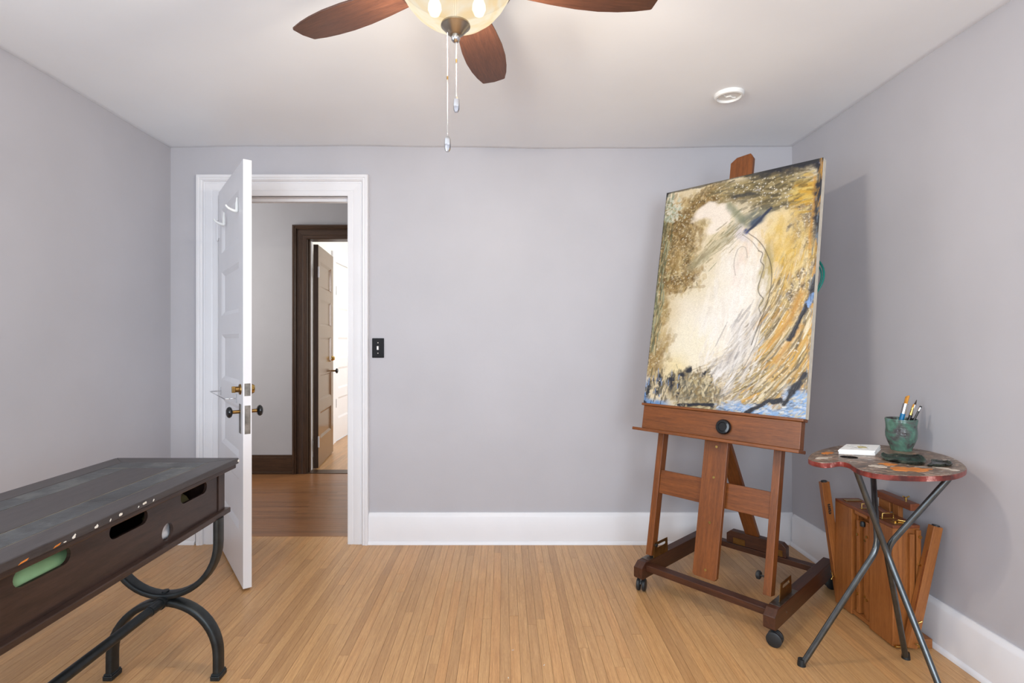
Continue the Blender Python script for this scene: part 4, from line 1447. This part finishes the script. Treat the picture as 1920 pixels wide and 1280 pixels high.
def leg(top_, foot, side):
    a, b = Vector(top_), Vector(foot)
    mid = C0 + Vector(side)
    pts = [a]
    d1, d2 = (a - mid).normalized(), (b - mid).normalized()
    for k in range(7):
        q = k / 6
        s0, s1 = mid + d1 * .045, mid + d2 * .045
        pts.append(s0 * (1 - q) ** 2 + mid * 2 * q * (1 - q) + s1 * q * q)
    pts.append(b)
    off = Vector((1.33, 1.86, 0))
    lo = MB().tube([p - off for p in pts], 0.0098, 14).build('leg', 'steel', pt, 60)
    e = b - off
    MB().tube([e + Vector((0, 0, .024)) - d2 * 0.0, e + Vector((0, 0, .010)), e], [0.012, 0.0135, 0.0145], 14).build('foot', 'iron', lo, 50)
    MB().ball(mid - off + Vector(side).normalized() * .011 + Vector((0, 0, -.004)), 0.0052, 10, 6).build('bolt', 'steel', lo, 60)


leg((1.208, 1.800, 0.732), (1.352, 1.560, 0.0), (0.0, -0.012, 0))
leg((1.432, 2.045, 0.732), (1.080, 1.907, 0.0), (-0.013, 0.010, 0))
leg((1.487, 1.745, 0.732), (1.491, 1.949, 0.0), (0.016, 0.010, 0))

# cup
cup = tag(empty('stoneware_cup', (1.556, 2.058, PZ)), 'green and brown glazed stoneware cup holding brushes on the palette table', 'cup')
prof = [(0.0001, 0.0), (0.040, 0.0), (0.0425, 0.004), (0.0425, 0.010), (0.045, 0.016), (0.054, 0.034), (0.0605, 0.055), (0.0615, 0.072), (0.0595, 0.090), (0.0605, 0.108), (0.0635, 0.126), (0.0625, 0.130), (0.0595, 0.130), (0.0575, 0.122), (0.056, 0.10), (0.055, 0.06), (0.048, 0.030), (0.036, 0.012), (0.0001, 0.010)]
MB().lathe([(max(a * .84, .0001), b * .95) for a, b in prof], 40).build('body', 'glaze', cup, 50)


def brush(label, base, tip, parts, name='paintbrush', group=None):
    a, b = Vector(base), Vector(tip)
    root = tag(empty(name, tuple(a)), label, 'pencil' if name == 'pencil' else 'brush')
    d = b - a
    q = d.normalized().to_track_quat('Z', 'Y')
    root.rotation_mode = 'QUATERNION'
    root.rotation_quaternion = q
    Lg = d.length
    for nm, mt, q0, q1, r0, r1, flat in parts:
        m = MB()
        z0, z1 = q0 * Lg, q1 * Lg
        n = 14
        k = len(m.v)
        steps = 5
        pts, rs = [], []
        for i in range(steps + 1):
            f = i / steps
            pts.append((0, 0, z0 + (z1 - z0) * f))
            rs.append(r0 + (r1 - r0) * f)
        m.tube(pts, rs, n)
        if flat:
            m.v = [(x_ * flat[0], y_ * flat[1], z_ + (flat[2] * x_ if z_ > z1 - 1e-6 else 0)) for x_, y_, z_ in m.v]
        m.build(nm, mt, root, 50)
    return root


cz = PZ + 0.013
brush('wide flat paintbrush with blue handle and golden bristles in the green cup', (1.532, 2.062, cz), (1.579, 2.056, PZ + .209),
      [('handle', 'blue', 0, 0.66, 0.0055, 0.0085, None), ('ferrule', 'chrome', 0.66, 0.86, 0.0088, 0.0088, None), ('bristles', 'bristle', 0.86, 1.0, 0.0085, 0.0095, (1.0, 0.55, -0.6))])
brush('black handled paintbrush with brass ferrule and pale bristles in the green cup', (1.550, 2.052, cz), (1.604, 2.056, PZ + .180),
      [('handle', 'blackwood', 0, 0.74, 0.0035, 0.0052, None), ('ferrule', 'brass', 0.74, 0.93, 0.0052, 0.004, None), ('bristles', 'bristle', 0.93, 1.0, 0.004, 0.0022, None)])
brush('slim paintbrush with silver ferrule and pointed dark bristles in the green cup', (1.560, 2.070, cz), (1.628, 2.072, PZ + .195),
      [('handle', 'blackwood', 0, 0.70, 0.0035, 0.0048, None), ('ferrule', 'chrome', 0.70, 0.89, 0.0046, 0.0036, None), ('bristles', 'darkbristle', 0.89, 1.0, 0.0042, 0.0008, None)])
brush('black pencil with green ringed metal end leaning in the green cup', (1.544, 2.044, cz + .005), (1.618, 2.038, PZ + .174),
      [('shaft', 'blackwood', 0, 0.88, 0.0038, 0.0038, None), ('ferrule', 'chrome', 0.88, 0.965, 0.0042, 0.0042, None), ('eraser', 'rubber', 0.965, 1.0, 0.004, 0.004, None)], 'pencil')

# stack of white cards
cards = tag(empty('card_stack', (1.370, 2.022, PZ), 0), 'stack of white cards with faint line drawing on the palette table', 'cards')
for k in range(4):
    dx, a = rng.uniform(-.002, .002), rng.uniform(-.02, .02)
    MB().prism([(-.105 + dx, -.034), (.012 + dx, -.064), (.110 + dx, .044), (-.012 + dx, .062)], .0045 * k, .0045 * k + .0042).build('card', 'paper', cards, None, 0.0004, rot=(0, 0, a))
for a, b, c_, d_ in ((-.05, -.02, .03, .0), (-.03, .03, -.012, -.03), (.012, -.03, .03, .045), (-.01, .04, .05, .02)):
    MB().tube([(a, b, .0179), (c_, d_, .0179)], 0.0006, 5).build('drawn_line', 'ink', cards)
MB().prism([(-.012, -.012), (.018, -.016), (.03, .012), (.002, .02)], .0176, .0181).build('colour_wash', 'yellowink', cards)


def glass_piece(name, pts, label, h, cat='dish'):
    m = MB()
    n = len(pts)
    c = Vector((sum(p[0] for p in pts) / n, sum(p[1] for p in pts) / n))
    P_ = []
    for i in range(n):
        a, b, cc, d = [Vector(pts[(i + k) % n]) for k in (-1, 0, 1, 2)]
        for k in range(3):
            q = k / 3
            P_.append(0.5 * ((2 * b) + (cc - a) * q + (2 * a - 5 * b + 4 * cc - d) * q * q + (3 * b - a - 3 * cc + d) * q ** 3))
    N = len(P_)
    vs = []
    for s, z in ((0.90, 0.0), (1.0, h * .6), (1.0, h), (0.93, h * 1.05), (0.84, h * .45), (0.45, h * .35)):
        for p in P_:
            w = c + (p - c) * s
            an_ = math.atan2(p.y - c.y, p.x - c.x)
            wob = 1.0 + (0.35 * math.sin(3 * an_ + 1) + 0.25 * math.sin(7 * an_)) * (z > h * .3)
            vs.append((w.x - c.x, w.y - c.y, z * wob))
    fs = []
    for r in range(5):
        for i in range(N):
            fs.append((r * N + i, r * N + (i + 1) % N, (r + 1) * N + (i + 1) % N, (r + 1) * N + i))
    fs.append(tuple(range(5 * N, 6 * N)))
    fs.append(tuple(reversed(range(N))))
    o = m.add(vs, fs).build(name, 'glass', None, 60, loc=(c.x, c.y, PZ + .0005))
    return tag(o, label, cat)


glass_piece('glass_dish', [(1.364, 1.900), (1.40, 1.945), (1.445, 1.956), (1.490, 1.935), (1.506, 1.890), (1.475, 1.835), (1.425, 1.800), (1.385, 1.822), (1.362, 1.860)], 'larger leaf-shaped dark green glass dish on the palette table', 0.010)
glass_piece('glass_dish', [(1.520, 1.868), (1.545, 1.842), (1.538, 1.800), (1.495, 1.780), (1.452, 1.782), (1.448, 1.800), (1.488, 1.825)], 'smaller dark green glass dish touching the larger one on the palette', 0.008)

# ------------------------------------------------------------------ folded field easel against the right wall
BX0, BX1, BY0, BY1, BZ = 1.490, 1.595, 2.014, 2.364, 0.470
fe = tag(empty('field_easel', (1.54, 2.19, 0)), 'folded wooden box easel with brass fittings standing behind the palette table', 'easel')
ofs = (1.54, 2.19)


def fb(name, mat, x0, x1, y0, y1, z0, z1, bevel=0.0015, parent=fe, rot=None):
    return box(name, mat, parent, (x0 - ofs[0], x1 - ofs[0], y0 - ofs[1], y1 - ofs[1], z0, z1), bevel)


c0, c1_ = 2.144, 2.252    # channel in the wide face
fb('case_core', 'boxZ', BX0 + .040, BX1, BY0 + .001, BY1 - .001, 0.012, BZ - .012)
fb('case_panel', 'boxZ', BX0, BX0 + .0395, BY0, c0, 0.006, BZ - .012)
fb('case_panel', 'boxZ', BX0, BX0 + .0395, c1_, BY1, 0.006, BZ - .012)
tp_ = fb('case_top', 'boxTop', BX0, BX1, BY0, BY1, BZ - .0118, BZ)
fb('case_bottom', 'boxY', BX0 + .022, BX1, BY0, BY1, 0.003, 0.0118)
# slats folded in the channel
for ya, yb, zt_, dp in ((2.151, 2.170, 0.43, .003), (2.179, 2.200, 0.405, .016), (2.211, 2.227, 0.42, .004), (2.236, 2.247, 0.44, .018)):
    sl_ = fb('slat', 'boxZ', BX0 + dp, BX0 + .0397, ya, yb, 0.03, zt_)
    for zz in (0.11, zt_ - .06):
        MB().cyl((BX0 + dp - ofs[0], (ya + yb) / 2 - ofs[1], zz), (BX0 + dp - .004 - ofs[0], (ya + yb) / 2 - ofs[1], zz), 0.0055, n=10).build('screw', 'brass', sl_, 40)
fb('channel_bridge', 'boxY', BX0 + .002, BX0 + .0398, c0 + .001, c1_ - .001, 0.012, 0.028)
fb('channel_head', 'boxY', BX0 + .004, BX0 + .0398, c0 + .02, c1_ - .012, 0.442, 0.457)
MB().lathe([(0.0001, 0), (0.009, 0), (0.010, 0.012), (0.006, 0.02), (0.0001, 0.02)], 14).build('rubber_tip', 'rubber', fe, 40, loc=(BX0 + .004 - ofs[0], 2.188 - ofs[1], 0.405))
# brass on the top
for yy in (2.095, 2.215):
    xm = (BX0 + BX1) / 2 - .012 - ofs[0]
    y_ = yy - ofs[1]
    MB().tube([(xm - .022, y_, BZ + .002), (xm - .022, y_, BZ + .020), (xm + .022, y_, BZ + .020), (xm + .022, y_, BZ + .002)], 0.0024, 8).build('handle_ring', 'brass', tp_, 60)
    MB().box(xm - .028, xm + .028, y_ - .006, y_ + .006, BZ, BZ + .0025).build('ring_plate', 'brass', tp_, None, 0.0008)
MB().tube([((BX0 + BX1) / 2 - .012 - ofs[0], 2.095 - ofs[1], BZ + .0215), ((BX0 + BX1) / 2 - .012 - ofs[0], 2.155 - ofs[1], BZ + .026), ((BX0 + BX1) / 2 - .012 - ofs[0], 2.215 - ofs[1], BZ + .0215)], 0.006, 10, squash=(0.005, 0.011, .7)).build('carry_handle', 'boxTop', tp_, 50)
for yy in (2.04, 2.325):
    y_ = yy - ofs[1]
    lt = MB().box(BX0 + .018 - ofs[0], BX1 - .018 - ofs[0], y_ - .013, y_ + .013, BZ, BZ + .003).build('latch', 'brass', tp_, None, 0.0008)
MB().tube([(BX0 + .03 - ofs[0], 2.04 - ofs[1], BZ + .005), (BX0 + .05 - ofs[0], 2.055 - ofs[1], BZ + .007), (BX1 - .03 - ofs[0], 2.04 - ofs[1], BZ + .006)], 0.003, 8).build('latch_hook', 'brass', tp_, 60)
# canvas holder rising above the case on the wall side
hs = fb('holder_stem', 'boxZ', 1.597, 1.617, 2.128, 2.160, 0.20, 0.512)
fb('holder_bar', 'boxTop', 1.588, 1.626, 2.052, 2.252, 0.512, 0.540, 0.003)
fb('holder_block', 'boxY', 1.594, 1.620, 2.172, 2.235, 0.4705, 0.512, 0.002)
MB().cyl((1.607 - ofs[0], 2.10 - ofs[1], 0.540), (1.607 - ofs[0], 2.10 - ofs[1], 0.552), 0.004, n=10).tube([(1.595 - ofs[0], 2.10 - ofs[1], 0.556), (1.607 - ofs[0], 2.10 - ofs[1], 0.550), (1.620 - ofs[0], 2.10 - ofs[1], 0.556)], 0.003, 8).build('wing_nut', 'brass', fe, 50)
# narrow face toward the viewer: folded strips and a swung-out leg
st_ = fb('side_strip', 'boxZ', 1.548, 1.566, 2.002, 2.0135, 0.03, 0.44)
fb('side_strip', 'boxZ', 1.574, 1.592, 2.004, 2.0135, 0.03, 0.455)


def wing(x_, y_, z_, parent=fe):
    m = MB().cyl((x_ - ofs[0], y_ - ofs[1], z_), (x_ - ofs[0], y_ - .014 - ofs[1], z_), 0.0045, n=10)
    m.tube([(x_ - .013 - ofs[0], y_ - .014 - ofs[1], z_ + .007), (x_ - ofs[0], y_ - .011 - ofs[1], z_), (x_ + .013 - ofs[0], y_ - .014 - ofs[1], z_ + .007)], 0.0034, 8)
    m.build('wing_nut', 'brass', parent, 50)


wing(1.583, 2.004, 0.325)
MB().cyl((1.585 - ofs[0], 2.003 - ofs[1], 0.43), (1.585 - ofs[0], 1.998 - ofs[1], 0.43), 0.006, n=10).build('screw', 'brass', fe, 40)


def lean_leg(xb, zb, xt, zt, y0, y1, w, mark):
    dx, dz = xt - xb, zt - zb
    Lg = math.hypot(dx, dz)
    an = math.atan2(dx, dz)
    lo = MB().box(-w / 2, w / 2, 0, y1 - y0, 0, Lg).build('leg', 'boxZ', fe, None, 0.002, (xb - ofs[0], y0 - ofs[1], zb), (0, an, 0))
    MB().lathe([(0.0001, 0), (0.013, 0), (0.012, .005), (0.0001, .006)], 14).build('rubber_foot', 'rubber', lo, 40, loc=(0, (y1 - y0) / 2, Lg - .001))
    MB().box(-w / 2 - .0006, -w / 2 + .0004, .004, .008, Lg * .3, Lg * .8).build('groove', 'boxTop', lo)
    if mark:
        for k in range(5):
            MB().box(-.006, .006, -.0006, .0002, Lg - .105 - k * .0095, Lg - .099 - k * .0095).build('stamp_mark', 'rubber', lo)
            MB().box(-.006 + (k % 3) * .004, -.003 + (k % 3) * .004, -.0006, .0002, Lg - .1085 - k * .0095, Lg - .1035 - k * .0095).build('stamp_mark', 'rubber', lo)
    return lo


lean_leg(1.534, 0.022, 1.632, 0.478, 1.972, 2.000, 0.036, False)
wing(1.545, 1.972, 0.125)
wing(1.550, 1.9735, 0.040)
lean_leg(1.524, 0.012, 1.449, 0.540, 2.3665, 2.392, 0.036, True)
MB().cyl((1.497 - ofs[0], 2.366 - ofs[1], 0.115), (1.480 - ofs[0], 2.366 - ofs[1], 0.118), 0.0042, n=8).tube([(1.476 - ofs[0], 2.366 - ofs[1], 0.133), (1.481 - ofs[0], 2.366 - ofs[1], 0.118), (1.474 - ofs[0], 2.366 - ofs[1], 0.103)], 0.0034, 8).build('wing_nut', 'brass', fe, 50)
MB().cyl((BX0 + .006 - ofs[0], 2.008 - ofs[1], 0.010), (BX1 - ofs[0], 2.008 - ofs[1], 0.010), 0.0055, n=12).build('brass_rod', 'brass', fe, 40)
fb('drawer_end', 'boxY', 1.598, 1.640, 2.010, 2.16, 0.0, 0.036, 0.002)
